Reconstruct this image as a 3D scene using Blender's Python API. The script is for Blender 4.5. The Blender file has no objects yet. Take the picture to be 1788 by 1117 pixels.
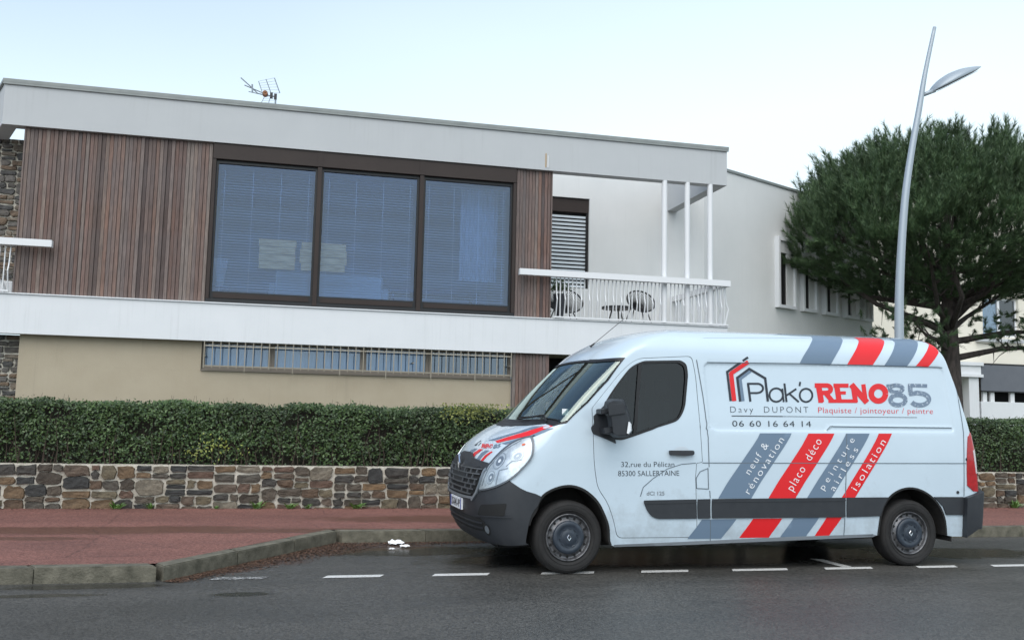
import bpy, bmesh, math, random
import numpy as np
from mathutils import Vector, Matrix
from mathutils.geometry import delaunay_2d_cdt
from math import sin, cos, pi, radians, sqrt

sc = bpy.context.scene
col = sc.collection
RND = random.Random(7)

# ------------------------------------------------------------------ camera
CAM = dict(f=1606.14, yaw=-0.2298345, pitch=0.1053756, roll=0.02193, h=1.431)
IW, IH = 1788, 1117
def _cam_axes():
    yaw, pitch, roll = CAM['yaw'], CAM['pitch'], CAM['roll']
    f = np.array([-sin(yaw)*cos(pitch), cos(yaw)*cos(pitch), sin(pitch)])
    r = np.array([cos(yaw), sin(yaw), 0.]); u = np.cross(r, f)
    return cos(roll)*r+sin(roll)*u, -sin(roll)*r+cos(roll)*u, f
AR, AU, AF = _cam_axes()
cam_d = bpy.data.cameras.new('camera'); cam = bpy.data.objects.new('camera', cam_d); col.objects.link(cam)
cam_d.sensor_fit = 'HORIZONTAL'; cam_d.sensor_width = 36; cam_d.lens = 36*CAM['f']/IW
cam_d.clip_start = .05; cam_d.clip_end = 2000
cam.matrix_world = Matrix(((AR[0], AU[0], -AF[0], 0), (AR[1], AU[1], -AF[1], 0), (AR[2], AU[2], -AF[2], CAM['h']), (0, 0, 0, 1)))
sc.camera = cam
C0 = np.array([0, 0, CAM['h']])

# ------------------------------------------------------------------ light
SUN_EL, SUN_AZ = radians(52), radians(205)      # high veiled sun behind the photographer
w = bpy.data.worlds.new('World'); sc.world = w; w.use_nodes = True
nt = w.node_tree; nt.nodes.clear()
def N(nt, t, **k):
    n = nt.nodes.new(t)
    for a, b in k.items():
        if a in n.inputs.keys(): n.inputs[a].default_value = b
        else: setattr(n, a, b)
    return n
sky = N(nt, 'ShaderNodeTexSky', sky_type='NISHITA', sun_disc=False, sun_elevation=SUN_EL, sun_rotation=SUN_AZ, air_density=1.0, dust_density=1.0, ozone_density=.6)
tc = N(nt, 'ShaderNodeTexCoord'); sep = N(nt, 'ShaderNodeSeparateXYZ'); nt.links.new(tc.outputs['Generated'], sep.inputs[0])
ns = N(nt, 'ShaderNodeTexNoise', Scale=1.3, Detail=3.0, Roughness=.45)
mp = N(nt, 'ShaderNodeMapping'); mp.inputs['Scale'].default_value = (1, 1, 2.2); mp.inputs['Location'].default_value = (.3, .1, 0)
nt.links.new(tc.outputs['Generated'], mp.inputs[0]); nt.links.new(mp.outputs[0], ns.inputs['Vector'])
# veil of cloud: thick at the horizon, thinner overhead, patchy
mr = N(nt, 'ShaderNodeMapRange'); mr.inputs[1].default_value = .16; mr.inputs[2].default_value = .58; mr.inputs[3].default_value = 1.02; mr.inputs[4].default_value = .22
nt.links.new(sep.outputs[2], mr.inputs[0])
ad = N(nt, 'ShaderNodeMath', operation='MULTIPLY_ADD'); ad.inputs[1].default_value = .40; ad.inputs[2].default_value = -.17
nt.links.new(ns.outputs[0], ad.inputs[0])
ax_ = N(nt, 'ShaderNodeMath', operation='MULTIPLY_ADD'); ax_.inputs[1].default_value = .42; nt.links.new(sep.outputs[0], ax_.inputs[0]); nt.links.new(ad.outputs[0], ax_.inputs[2])
a2 = N(nt, 'ShaderNodeMath', operation='ADD', use_clamp=True); nt.links.new(mr.outputs[0], a2.inputs[0]); nt.links.new(ax_.outputs[0], a2.inputs[1])
mx = N(nt, 'ShaderNodeMix', data_type='RGBA'); nt.links.new(a2.outputs[0], mx.inputs[0]); nt.links.new(sky.outputs[0], mx.inputs[6]); mx.inputs[7].default_value = (5.2, 6.2, 6.8, 1)
bg = N(nt, 'ShaderNodeBackground', Strength=.10); nt.links.new(mx.outputs[2], bg.inputs[0])
wo = N(nt, 'ShaderNodeOutputWorld'); nt.links.new(bg.outputs[0], wo.inputs[0])
sl = bpy.data.lights.new('sun', 'SUN'); sl.energy = 1.4; sl.angle = radians(75); sl.color = (1, .975, .90)
so = bpy.data.objects.new('sun', sl); col.objects.link(so)
sd = Vector((sin(SUN_AZ)*cos(SUN_EL), cos(SUN_AZ)*cos(SUN_EL), sin(SUN_EL)))
so.rotation_euler = (-sd).to_track_quat('-Z', 'Y').to_euler(); so.location = (0, -5, 20)
vs = sc.view_settings; vs.view_transform = 'Standard'; vs.look = 'None'; vs.gamma = 1; vs.exposure = .92; vs.use_curve_mapping = False
sc.cycles.max_bounces = 6; sc.cycles.transparent_max_bounces = 12; sc.cycles.diffuse_bounces = 3; sc.cycles.glossy_bounces = 3
sc.cycles.use_denoising = True

# ------------------------------------------------------------------ measuring: a point of the survey picture onto a plane of the place
def ray(px, py):
    return AR*((px-IW/2)/CAM['f']) - AU*((py-IH/2)/CAM['f']) + AF
def at(px, py, Y):
    d = ray(px, py); return C0+d*(Y/d[1])
def atz(px, py, Z):
    d = ray(px, py); return C0+d*((Z-C0[2])/d[2])
def atp(px, py, P, n):
    d = ray(px, py); P = np.array(P, float); n = np.array(n, float); return C0+d*(((P-C0)@n)/(d@n))

# ------------------------------------------------------------------ materials
def lin(c):
    return tuple((x/12.92 if x <= .04045 else ((x+.055)/1.055)**2.4) for x in [v/255 for v in c])
MATS = {}
def mat(name, c, rough=.6, metal=0, c2=None, nscale=6, ndetail=6, amt=1.0, bump=0, bscale=60, objrand=0, spec=.5, coat=0, r2=None, stretch=None, streak=0, grime=0):
    m = bpy.data.materials.new(name); m.use_nodes = True; MATS[name] = m
    nt = m.node_tree; b = nt.nodes['Principled BSDF']
    b.inputs['Roughness'].default_value = rough; b.inputs['Metallic'].default_value = metal
    b.inputs['Specular IOR Level'].default_value = spec; b.inputs['Coat Weight'].default_value = coat
    b.inputs['Base Color'].default_value = (*c, 1)
    L = nt.links.new
    tc = N(nt, 'ShaderNodeTexCoord'); mp = N(nt, 'ShaderNodeMapping'); L(tc.outputs['Object'], mp.inputs[0])
    if stretch: mp.inputs['Scale'].default_value = stretch
    src = None
    if c2 is not None:
        n = N(nt, 'ShaderNodeTexNoise', Scale=nscale, Detail=ndetail, Roughness=.6); L(mp.outputs[0], n.inputs['Vector'])
        r = N(nt, 'ShaderNodeMapRange'); r.inputs[1].default_value = .5-.2/amt; r.inputs[2].default_value = .5+.2/amt; L(n.outputs[0], r.inputs[0])
        x = N(nt, 'ShaderNodeMix', data_type='RGBA'); x.inputs[6].default_value = (*c, 1); x.inputs[7].default_value = (*c2, 1); L(r.outputs[0], x.inputs[0]); src = x.outputs[2]
        if r2 is not None:
            q = N(nt, 'ShaderNodeMapRange'); q.inputs[3].default_value = rough; q.inputs[4].default_value = r2; L(r.outputs[0], q.inputs[0]); L(q.outputs[0], b.inputs['Roughness'])
    if objrand:
        oi = N(nt, 'ShaderNodeObjectInfo'); ge = N(nt, 'ShaderNodeNewGeometry')
        s = N(nt, 'ShaderNodeMath', operation='ADD'); L(oi.outputs['Random'], s.inputs[0]); L(ge.outputs['Random Per Island'], s.inputs[1])
        f = N(nt, 'ShaderNodeMath', operation='FRACT'); L(s.outputs[0], f.inputs[0])
        v = N(nt, 'ShaderNodeMapRange'); v.inputs[3].default_value = 1-objrand; v.inputs[4].default_value = 1+objrand; L(f.outputs[0], v.inputs[0])
        h = N(nt, 'ShaderNodeHueSaturation'); L(v.outputs[0], h.inputs['Value'])
        h.inputs['Color'].default_value = (*c, 1)
        if src: L(src, h.inputs['Color'])
        src = h.outputs[0]
    if streak:
        s_ = N(nt, 'ShaderNodeMapping'); s_.inputs['Scale'].default_value = (9, 9, .35); L(tc.outputs['Object'], s_.inputs[0])
        n = N(nt, 'ShaderNodeTexNoise', Scale=1.6, Detail=5.0, Roughness=.65); L(s_.outputs[0], n.inputs['Vector'])
        n3 = N(nt, 'ShaderNodeTexNoise', Scale=.9, Detail=3.0); L(tc.outputs['Object'], n3.inputs['Vector'])
        q = N(nt, 'ShaderNodeMapRange'); q.inputs[1].default_value = .52; q.inputs[2].default_value = .75; q.inputs[3].default_value = 0; q.inputs[4].default_value = streak; L(n.outputs[0], q.inputs[0])
        q3 = N(nt, 'ShaderNodeMapRange'); q3.inputs[1].default_value = .42; q3.inputs[2].default_value = .62; L(n3.outputs[0], q3.inputs[0])
        mu = N(nt, 'ShaderNodeMath', operation='MULTIPLY'); L(q.outputs[0], mu.inputs[0]); L(q3.outputs[0], mu.inputs[1])
        x = N(nt, 'ShaderNodeMix', data_type='RGBA'); x.inputs[7].default_value = (.16, .155, .13, 1); L(mu.outputs[0], x.inputs[0]); L(src, x.inputs[6]); src = x.outputs[2]
    if grime:
        sp_ = N(nt, 'ShaderNodeSeparateXYZ'); L(tc.outputs['Object'], sp_.inputs[0])
        n = N(nt, 'ShaderNodeTexNoise', Scale=5.0, Detail=8.0, Roughness=.7); L(tc.outputs['Object'], n.inputs['Vector'])
        q = N(nt, 'ShaderNodeMapRange'); q.inputs[1].default_value = .25; q.inputs[2].default_value = .95; q.inputs[3].default_value = .62; q.inputs[4].default_value = .30; L(sp_.outputs[2], q.inputs[0])
        s_ = N(nt, 'ShaderNodeMath', operation='ADD'); L(n.outputs[0], s_.inputs[0]); L(q.outputs[0], s_.inputs[1])
        q2 = N(nt, 'ShaderNodeMapRange'); q2.inputs[1].default_value = .93; q2.inputs[2].default_value = 1.25; q2.inputs[3].default_value = 0; q2.inputs[4].default_value = grime; L(s_.outputs[0], q2.inputs[0])
        x = N(nt, 'ShaderNodeMix', data_type='RGBA'); x.inputs[7].default_value = (.16, .15, .13, 1); L(q2.outputs[0], x.inputs[0]); L(src, x.inputs[6]); src = x.outputs[2]
    if src: L(src, b.inputs['Base Color'])
    if bump:
        n = N(nt, 'ShaderNodeTexNoise', Scale=bscale, Detail=4.0, Roughness=.6); L(mp.outputs[0], n.inputs['Vector'])
        bp = N(nt, 'ShaderNodeBump', Strength=1.0, Distance=bump); L(n.outputs[0], bp.inputs['Height']); L(bp.outputs[0], b.inputs['Normal'])
    return m
def ramp_mat(name, cols, rough=.75, bump=.006, bscale=25, nscale=9, mixamt=.5, spec=.4, lift=0):
    """colour picked per piece from a ramp, mottled with noise"""
    m = bpy.data.materials.new(name); m.use_nodes = True; nt = m.node_tree; b = nt.nodes['Principled BSDF']; L = nt.links.new
    oi = N(nt, 'ShaderNodeObjectInfo'); ge = N(nt, 'ShaderNodeNewGeometry')
    s = N(nt, 'ShaderNodeMath', operation='ADD'); L(oi.outputs['Random'], s.inputs[0]); L(ge.outputs['Random Per Island'], s.inputs[1])
    f = N(nt, 'ShaderNodeMath', operation='FRACT'); L(s.outputs[0], f.inputs[0])
    r = N(nt, 'ShaderNodeValToRGB'); r.color_ramp.interpolation = 'CONSTANT'; e = r.color_ramp.elements
    while len(e) > 1: e.remove(e[-1])
    e[0].position = 0; e[0].color = (*cols[0], 1)
    for i, c in enumerate(cols[1:]):
        q = e.new((i+1)/len(cols)); q.color = (*c, 1)
    L(f.outputs[0], r.inputs[0])
    tc = N(nt, 'ShaderNodeTexCoord'); n = N(nt, 'ShaderNodeTexNoise', Scale=nscale, Detail=8.0, Roughness=.65); L(tc.outputs['Object'], n.inputs['Vector'])
    mr = N(nt, 'ShaderNodeMapRange'); mr.inputs[1].default_value = .3; mr.inputs[2].default_value = .7; mr.inputs[3].default_value = 1-mixamt+lift; mr.inputs[4].default_value = 1+mixamt+lift; L(n.outputs[0], mr.inputs[0])
    h = N(nt, 'ShaderNodeHueSaturation'); L(r.outputs[0], h.inputs['Color']); L(mr.outputs[0], h.inputs['Value']); L(h.outputs[0], b.inputs['Base Color'])
    b.inputs['Roughness'].default_value = rough; b.inputs['Specular IOR Level'].default_value = spec
    n2 = N(nt, 'ShaderNodeTexNoise', Scale=bscale, Detail=8.0, Roughness=.7); L(tc.outputs['Object'], n2.inputs['Vector'])
    bp = N(nt, 'ShaderNodeBump', Strength=1.0, Distance=bump); L(n2.outputs[0], bp.inputs['Height']); L(bp.outputs[0], b.inputs['Normal'])
    MATS[name] = m; return m
def glass_mat(name, tint, refl=.08, rough=.0, rcol=(1, 1, 1), fk=1.4):
    m = bpy.data.materials.new(name); m.use_nodes = True; nt = m.node_tree; nt.nodes.clear(); L = nt.links.new
    t = N(nt, 'ShaderNodeBsdfTransparent'); t.inputs[0].default_value = (*tint, 1)
    g = N(nt, 'ShaderNodeBsdfGlossy'); g.inputs['Roughness'].default_value = rough; g.inputs['Color'].default_value = (*rcol, 1)
    lw = N(nt, 'ShaderNodeFresnel'); lw.inputs['IOR'].default_value = 1.5
    a = N(nt, 'ShaderNodeMath', operation='MULTIPLY_ADD', use_clamp=True); a.inputs[1].default_value = fk; a.inputs[2].default_value = refl; L(lw.outputs[0], a.inputs[0])
    x = N(nt, 'ShaderNodeMixShader'); L(a.outputs[0], x.inputs[0]); L(t.outputs[0], x.inputs[1]); L(g.outputs[0], x.inputs[2])
    o = N(nt, 'ShaderNodeOutputMaterial'); L(x.outputs[0], o.inputs[0]); MATS[name] = m; return m

# ------------------------------------------------------------------ objects
ORG = {}
def tag(o, label=None, cat=None, group=None, kind=None):
    if label: o['label'] = label
    if cat: o['category'] = cat
    if group: o['group'] = group
    if kind: o['kind'] = kind
    return o
def thing(name, loc, label, cat, group=None, rz=0):
    o = bpy.data.objects.new(name, None); col.objects.link(o); o.location = loc; o.rotation_euler[2] = rz
    o.empty_display_size = .2
    ORG[o.name] = np.array(loc, float)
    return tag(o, label, cat, group)
def mk(name, V, F, m, parent=None, smooth=False, local=False, loc=None):
    """one mesh object; V in place coordinates unless local"""
    me = bpy.data.meshes.new(name)
    V = np.array(V, float).reshape(-1, 3)
    org = np.zeros(3)
    if parent is not None and not local: org = ORG[parent.name]
    if loc is not None: V = V-np.array(loc, float)
    elif parent is not None: V = V-org
    me.from_pydata(V.tolist(), [], [list(f) for f in F]); me.update()
    if m: me.materials.append(m)
    if smooth: me.polygons.foreach_set('use_smooth', [True]*len(me.polygons))
    o = bpy.data.objects.new(name, me); col.objects.link(o)
    if parent is not None: o.parent = parent
    if loc is not None: o.location = np.array(loc, float)-org
    ORG[o.name] = org if loc is None else np.array(loc, float)
    return o
class MB:
    def __init__(s): s.V = []; s.F = []
    def add(s, V, F):
        n = len(s.V); s.V += [tuple(map(float, v)) for v in V]; s.F += [tuple(i+n for i in f) for f in F]; return s
    def box(s, x0, x1, y0, y1, z0, z1, bev=0):
        if x0 > x1: x0, x1 = x1, x0
        if y0 > y1: y0, y1 = y1, y0
        if z0 > z1: z0, z1 = z1, z0
        if not bev:
            V = [(x, y, z) for z in (z0, z1) for y in (y0, y1) for x in (x0, x1)]
            return s.add(V, [(0, 2, 3, 1), (4, 5, 7, 6), (0, 1, 5, 4), (2, 6, 7, 3), (0, 4, 6, 2), (1, 3, 7, 5)])
        b = bev; bm = bmesh.new(); bmesh.ops.create_cube(bm, size=1)
        for v in bm.verts: v.co = ((x0+x1)/2+v.co.x*(x1-x0), (y0+y1)/2+v.co.y*(y1-y0), (z0+z1)/2+v.co.z*(z1-z0))
        bmesh.ops.bevel(bm, geom=bm.edges[:], offset=b, segments=1, affect='EDGES')
        bm.verts.index_update(); s.add([v.co for v in bm.verts], [[v.index for v in f.verts] for f in bm.faces]); bm.free(); return s
    def poly(s, pts, d, ):
        """prism: polygon pts (3-D, flat) pushed by vector d"""
        n = len(pts); P = [np.array(p, float) for p in pts]; d = np.array(d, float)
        nn = np.zeros(3)
        for i in range(n): nn += np.cross(P[i], P[(i+1) % n])
        if nn@d > 0: P = P[::-1]
        V = P+[p+d for p in P]
        F = [tuple(range(n)), tuple(range(2*n-1, n-1, -1))]+[(i, i+n, (i+1) % n+n, (i+1) % n) for i in range(n)]
        F = [f if k < 2 else tuple(reversed(f)) for k, f in enumerate(F)]
        return s.add(V, F)
    def tube(s, pts, r, n=8, cap=True):
        pts = [Vector(p) for p in pts]; k = len(pts)
        rs = r if hasattr(r, '__len__') else [r]*k
        base = len(s.V); up = None
        for i, p in enumerate(pts):
            t = (pts[min(i+1, k-1)]-pts[max(i-1, 0)]).normalized()
            if up is None: up = t.orthogonal().normalized()
            a = (up-t*up.dot(t)); a = a.normalized() if a.length > 1e-6 else t.orthogonal().normalized(); up = a; b = t.cross(a)
            for j in range(n):
                q = p+(a*cos(2*pi*j/n)+b*sin(2*pi*j/n))*rs[i]; s.V.append(tuple(q))
        for i in range(k-1):
            for j in range(n):
                s.F.append((base+i*n+j, base+i*n+(j+1) % n, base+(i+1)*n+(j+1) % n, base+(i+1)*n+j))
        if cap: s.F.append(tuple(base+j for j in range(n))[::-1]); s.F.append(tuple(base+(k-1)*n+j for j in range(n)))
        return s
    def lathe(s, prof, c, axis='y', n=48, sgn=1):
        """prof: list of (along axis, radius)"""
        base = len(s.V); c = np.array(c, float)
        for a, r in prof:
            for j in range(n):
                t = 2*pi*j/n
                if axis == 'y': s.V.append((c[0]+r*cos(t), c[1]+a, c[2]+r*sin(t)))
                else: s.V.append((c[0]+r*cos(t), c[1]+r*sin(t), c[2]+a))
        for i in range(len(prof)-1):
            for j in range(n):
                f = (base+i*n+j, base+i*n+(j+1) % n, base+(i+1)*n+(j+1) % n, base+(i+1)*n+j)
                s.F.append(f if axis == 'y' else f[::-1])
        return s
    def build(s, name, m, parent=None, smooth=False, local=False, loc=None):
        return mk(name, s.V, s.F, m, parent, smooth, local, loc)
def sub(name, parent, m, *boxes, bev=0, kind=None, label=None):
    b = MB()
    for q in boxes: b.box(*q, bev=bev)
    o = b.build(name, m, parent); tag(o, label, kind=kind); return o
# ------------------------------------------------------------------ materials used
m_white = mat('render_white', (.67, .69, .705), .8, c2=(.72, .735, .75), nscale=1.6, amt=.8, streak=.13, bump=.002, bscale=120)
m_grey = mat('render_grey', (.455, .472, .482), .8, c2=(.485, .502, .510), nscale=1.6, amt=.8, streak=.14, bump=.002, bscale=120)
m_wall = mat('wall_paint', (.64, .65, .64), .85, c2=(.70, .705, .695), nscale=.9, streak=.08, bump=.002, bscale=90)
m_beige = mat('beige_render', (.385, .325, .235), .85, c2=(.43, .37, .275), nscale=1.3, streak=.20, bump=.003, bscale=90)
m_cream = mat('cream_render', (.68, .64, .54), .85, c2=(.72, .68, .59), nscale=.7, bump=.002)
m_cap = mat('roof_cap', (.20, .22, .215), .5, c2=(.26, .28, .27), nscale=4)
m_brown = mat('brown_metal', (.030, .021, .018), .5, spec=.3, c2=(.038, .027, .023), nscale=2)
m_black = mat('black_frame', (.007, .007, .008), .4)
m_soffit = mat('soffit', (.42, .40, .38), .85)
m_wpaint = mat('white_metal', (.72, .73, .74), .45)
m_blind = mat('blind_slat', (.78, .80, .82), .5)
m_shut = mat('shutter_slat', (.80, .86, .90), .45)
m_taupe = mat('taupe_frame', (.18, .155, .125), .55)
m_grille = mat('grille_bar', (.30, .268, .21), .5)
m_room = mat('room_wall', (.48, .60, .80), .9)
m_curt = mat('curtain', (.75, .79, .84), .9, c2=(.55, .6, .66), nscale=14, stretch=(3, 1, .15))
m_curt2 = mat('curtain_brown', (.22, .19, .17), .9, c2=(.3, .27, .25), nscale=10, stretch=(3, 1, .15))
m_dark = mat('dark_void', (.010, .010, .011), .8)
m_furn = mat('pale_furniture', (.75, .80, .82), .7)
m_blue = mat('blue_cloth', (.10, .17, .30), .8)
m_panelwood = mat('panel_wood', (1.0, .62, .30), .55, c2=(.48, .26, .10), nscale=5, amt=1.6, stretch=(.5, 1, 7))
m_pane = glass_mat('window_pane', (.70, .83, 1.0), .03, fk=1.15)
m_pane2 = glass_mat('small_pane', (.62, .74, .85), .06)
m_lamp = mat('lamp_paint', (.34, .39, .43), .4, metal=.2)
m_lens = mat('lamp_lens', (.16, .17, .18), .2)
m_steel = mat('antenna_metal', (.22, .25, .28), .4, metal=.6)
m_ant = mat('antenna_plastic', (.35, .10, .03), .6, c2=(.12, .10, .05), nscale=30)
m_chair = mat('chair_black', (.015, .015, .017), .45)
m_pot = mat('pot_grey', (.03, .033, .04), .5)
m_kerb = mat('kerb_stone', (.055, .052, .036), .75, c2=(.165, .152, .115), nscale=9, amt=.9, bump=.008, bscale=45, objrand=.22)
m_mortar = mat('mortar', (.66, .62, .54), .9, c2=(.34, .31, .25), nscale=9, bump=.010, bscale=40)
m_stone = ramp_mat('rubble_stone', [(.055, .048, .039), (.070, .046, .030), (.100, .066, .038), (.027, .027, .026), (.135, .088, .048), (.062, .050, .038), (.080, .050, .036), (.125, .108, .082), (.036, .033, .029), (.078, .058, .043), (.044, .035, .027), (.090, .074, .048)], mixamt=.75, bscale=14, lift=.28, bump=.022)
m_stone2 = ramp_mat('pale_rubble_stone', [(.10, .09, .08), (.14, .10, .07), (.07, .068, .066), (.17, .14, .11), (.12, .11, .10)], bump=.01)
m_paper = mat('paper', (.8, .8, .8), .8)
m_soil = mat('soil', (.045, .032, .022), .95, c2=(.075, .05, .035), nscale=12, bump=.02)
m_litter = mat('leaf_litter', (.080, .044, .027), .85, objrand=.75)
m_white_line = None

def wood_mat():
    m = bpy.data.materials.new('weathered_wood'); m.use_nodes = True; nt = m.node_tree; b = nt.nodes['Principled BSDF']; L = nt.links.new
    oi = N(nt, 'ShaderNodeObjectInfo'); tc = N(nt, 'ShaderNodeTexCoord')
    r = N(nt, 'ShaderNodeValToRGB'); e = r.color_ramp.elements
    cs = [(.095, .068, .060), (.155, .092, .074), (.160, .125, .112), (.060, .040, .036), (.190, .138, .112), (.175, .146, .130), (.125, .072, .056), (.140, .108, .098), (.180, .105, .078), (.110, .088, .082)]
    e[0].position = 0; e[0].color = (*cs[0], 1); e[1].position = 1; e[1].color = (*cs[-1], 1)
    for i in range(1, len(cs)-1):
        q = e.new(i/(len(cs)-1)); q.color = (*cs[i], 1)
    L(oi.outputs['Random'], r.inputs[0])
    mp = N(nt, 'ShaderNodeMapping'); mp.inputs['Scale'].default_value = (1, 1, .06); L(tc.outputs['Object'], mp.inputs[0])
    ofs = N(nt, 'ShaderNodeVectorMath', operation='ADD'); L(mp.outputs[0], ofs.inputs[0])
    mu = N(nt, 'ShaderNodeMath', operation='MULTIPLY'); mu.inputs[1].default_value = 50; L(oi.outputs['Random'], mu.inputs[0]); L(mu.outputs[0], ofs.inputs[1])
    n = N(nt, 'ShaderNodeTexNoise', Scale=90.0, Detail=6.0, Roughness=.65); L(ofs.outputs[0], n.inputs['Vector'])
    n2 = N(nt, 'ShaderNodeTexNoise', Scale=1.1, Detail=4.0); L(tc.outputs['Object'], n2.inputs['Vector'])
    mr = N(nt, 'ShaderNodeMapRange'); mr.inputs[1].default_value = .3; mr.inputs[2].default_value = .7; mr.inputs[3].default_value = .55; mr.inputs[4].default_value = 1.6; L(n.outputs[0], mr.inputs[0])
    h = N(nt, 'ShaderNodeHueSaturation'); L(r.outputs[0], h.inputs['Color']); L(mr.outputs[0], h.inputs['Value'])
    x = N(nt, 'ShaderNodeMix', data_type='RGBA'); x.inputs[7].default_value = (.13, .115, .115, 1); L(h.outputs[0], x.inputs[6])
    q = N(nt, 'ShaderNodeMapRange'); q.inputs[1].default_value = .4; q.inputs[2].default_value = .7; q.inputs[3].default_value = 0; q.inputs[4].default_value = .55; L(n2.outputs[0], q.inputs[0]); L(q.outputs[0], x.inputs[0])
    # weather-washed: redder low down where the roof edge sheltered it less
    L(x.outputs[2], b.inputs['Base Color']); b.inputs['Roughness'].default_value = .75
    bp = N(nt, 'ShaderNodeBump', Strength=1.0, Distance=.003); L(n.outputs[0], bp.inputs['Height']); L(bp.outputs[0], b.inputs['Normal'])
    return m
m_wood = wood_mat()

def blobs(nt, tcout, L_, wob=.5, ws=3.0):
    """soft-edged patches: list of (x, y, rx, ry) on the ground -> 0..1"""
    L = nt.links.new; n = N(nt, 'ShaderNodeTexNoise', Scale=ws, Detail=5.0, Roughness=.6); L(tcout, n.inputs['Vector']); out = None
    for x, y, rx, ry in L_:
        m = N(nt, 'ShaderNodeMapping'); m.vector_type = 'POINT'; m.inputs['Location'].default_value = (-x/rx, -y/ry, 0); m.inputs['Scale'].default_value = (1/rx, 1/ry, 0); L(tcout, m.inputs[0])
        l = N(nt, 'ShaderNodeVectorMath', operation='LENGTH'); L(m.outputs[0], l.inputs[0])
        a = N(nt, 'ShaderNodeMath', operation='MULTIPLY_ADD'); a.inputs[1].default_value = wob*2; L(n.outputs[0], a.inputs[0]); L(l.outputs['Value'], a.inputs[2])
        r = N(nt, 'ShaderNodeMapRange'); r.inputs[1].default_value = .75+wob; r.inputs[2].default_value = 1.15+wob; r.inputs[3].default_value = 1; r.inputs[4].default_value = 0; L(a.outputs[0], r.inputs[0])
        if out is None: out = r.outputs[0]
        else:
            q = N(nt, 'ShaderNodeMath', operation='MAXIMUM'); L(out, q.inputs[0]); L(r.outputs[0], q.inputs[1]); out = q.outputs[0]
    return out
def tarmac(name, lo, hi, gscale, wet_shade_tone, r_wet_shade, r_dry, patches, soilp=(), soilc=(.06, .032, .022), crack=0):
    m = bpy.data.materials.new(name); m.use_nodes = True; nt = m.node_tree; b = nt.nodes['Principled BSDF']; L = nt.links.new
    tc = N(nt, 'ShaderNodeTexCoord'); O = tc.outputs['Object']
    sp = N(nt, 'ShaderNodeTexNoise', Scale=gscale, Detail=2.0, Roughness=.9); L(O, sp.inputs['Vector'])
    vo = N(nt, 'ShaderNodeTexVoronoi', Scale=gscale*1.1); L(O, vo.inputs['Vector'])
    sepc = N(nt, 'ShaderNodeSeparateColor'); L(vo.outputs['Color'], sepc.inputs[0])
    gm = N(nt, 'ShaderNodeMath', operation='MULTIPLY_ADD'); gm.inputs[1].default_value = .30; L(sepc.outputs[0], gm.inputs[0])
    sc_ = N(nt, 'ShaderNodeMath', operation='MULTIPLY'); sc_.inputs[1].default_value = .7; L(sp.outputs[0], sc_.inputs[0]); L(sc_.outputs[0], gm.inputs[2])
    r = N(nt, 'ShaderNodeValToRGB'); e = r.color_ramp.elements; e[0].position = .30; e[0].color = (*lo, 1); e[1].position = .72; e[1].color = (*hi, 1); L(gm.outputs[0], r.inputs[0])
    st = N(nt, 'ShaderNodeMapping'); st.inputs['Scale'].default_value = (.40, 1.2, 1); L(O, st.inputs[0])
    big = N(nt, 'ShaderNodeTexNoise', Scale=1.0, Detail=7.0, Roughness=.62); L(st.outputs[0], big.inputs['Vector'])
    dry = N(nt, 'ShaderNodeMapRange'); dry.inputs[1].default_value = .36; dry.inputs[2].default_value = .60; L(big.outputs[0], dry.inputs[0])
    wet_shade = blobs(nt, O, patches)
    inv = N(nt, 'ShaderNodeMath', operation='SUBTRACT'); inv.inputs[0].default_value = 1; L(wet_shade, inv.inputs[1])
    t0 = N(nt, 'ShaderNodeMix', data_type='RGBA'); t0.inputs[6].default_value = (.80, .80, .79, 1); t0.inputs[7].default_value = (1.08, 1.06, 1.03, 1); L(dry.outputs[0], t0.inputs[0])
    t1 = N(nt, 'ShaderNodeMix', data_type='RGBA'); t1.inputs[7].default_value = (*wet_shade_tone, 1); L(t0.outputs[2], t1.inputs[6]); L(wet_shade, t1.inputs[0])
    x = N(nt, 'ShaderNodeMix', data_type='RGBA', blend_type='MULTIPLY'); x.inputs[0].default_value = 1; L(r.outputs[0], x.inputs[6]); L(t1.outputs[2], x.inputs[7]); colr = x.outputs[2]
    if soilp:
        s_ = blobs(nt, O, soilp, .7, 6.0); y = N(nt, 'ShaderNodeMix', data_type='RGBA'); y.inputs[7].default_value = (*soilc, 1); L(colr, y.inputs[6])
        sf = N(nt, 'ShaderNodeMath', operation='MULTIPLY'); sf.inputs[1].default_value = .75; L(s_, sf.inputs[0]); L(sf.outputs[0], y.inputs[0]); colr = y.outputs[2]
    if crack:
        mp = N(nt, 'ShaderNodeMapping'); mp.inputs['Scale'].default_value = (.5, .5, .5); L(O, mp.inputs[0])
        wv = N(nt, 'ShaderNodeTexNoise', Scale=6.0, Detail=5.0); L(O, wv.inputs['Vector'])
        mixv = N(nt, 'ShaderNodeMix', data_type='VECTOR'); mixv.inputs[0].default_value = .06; L(mp.outputs[0], mixv.inputs[4]); L(wv.outputs['Color'], mixv.inputs[5])
        vc = N(nt, 'ShaderNodeTexVoronoi', feature='DISTANCE_TO_EDGE', Scale=1.1); L(mixv.outputs[1], vc.inputs['Vector'])
        cr = N(nt, 'ShaderNodeMapRange'); cr.inputs[1].default_value = .0; cr.inputs[2].default_value = .006; cr.inputs[3].default_value = .55; cr.inputs[4].default_value = 0; L(vc.outputs[0], cr.inputs[0])
        y = N(nt, 'ShaderNodeMix', data_type='RGBA'); y.inputs[7].default_value = (*[c*.35 for c in lo], 1); L(colr, y.inputs[6]); L(cr.outputs[0], y.inputs[0]); colr = y.outputs[2]
    L(colr, b.inputs['Base Color'])
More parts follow.
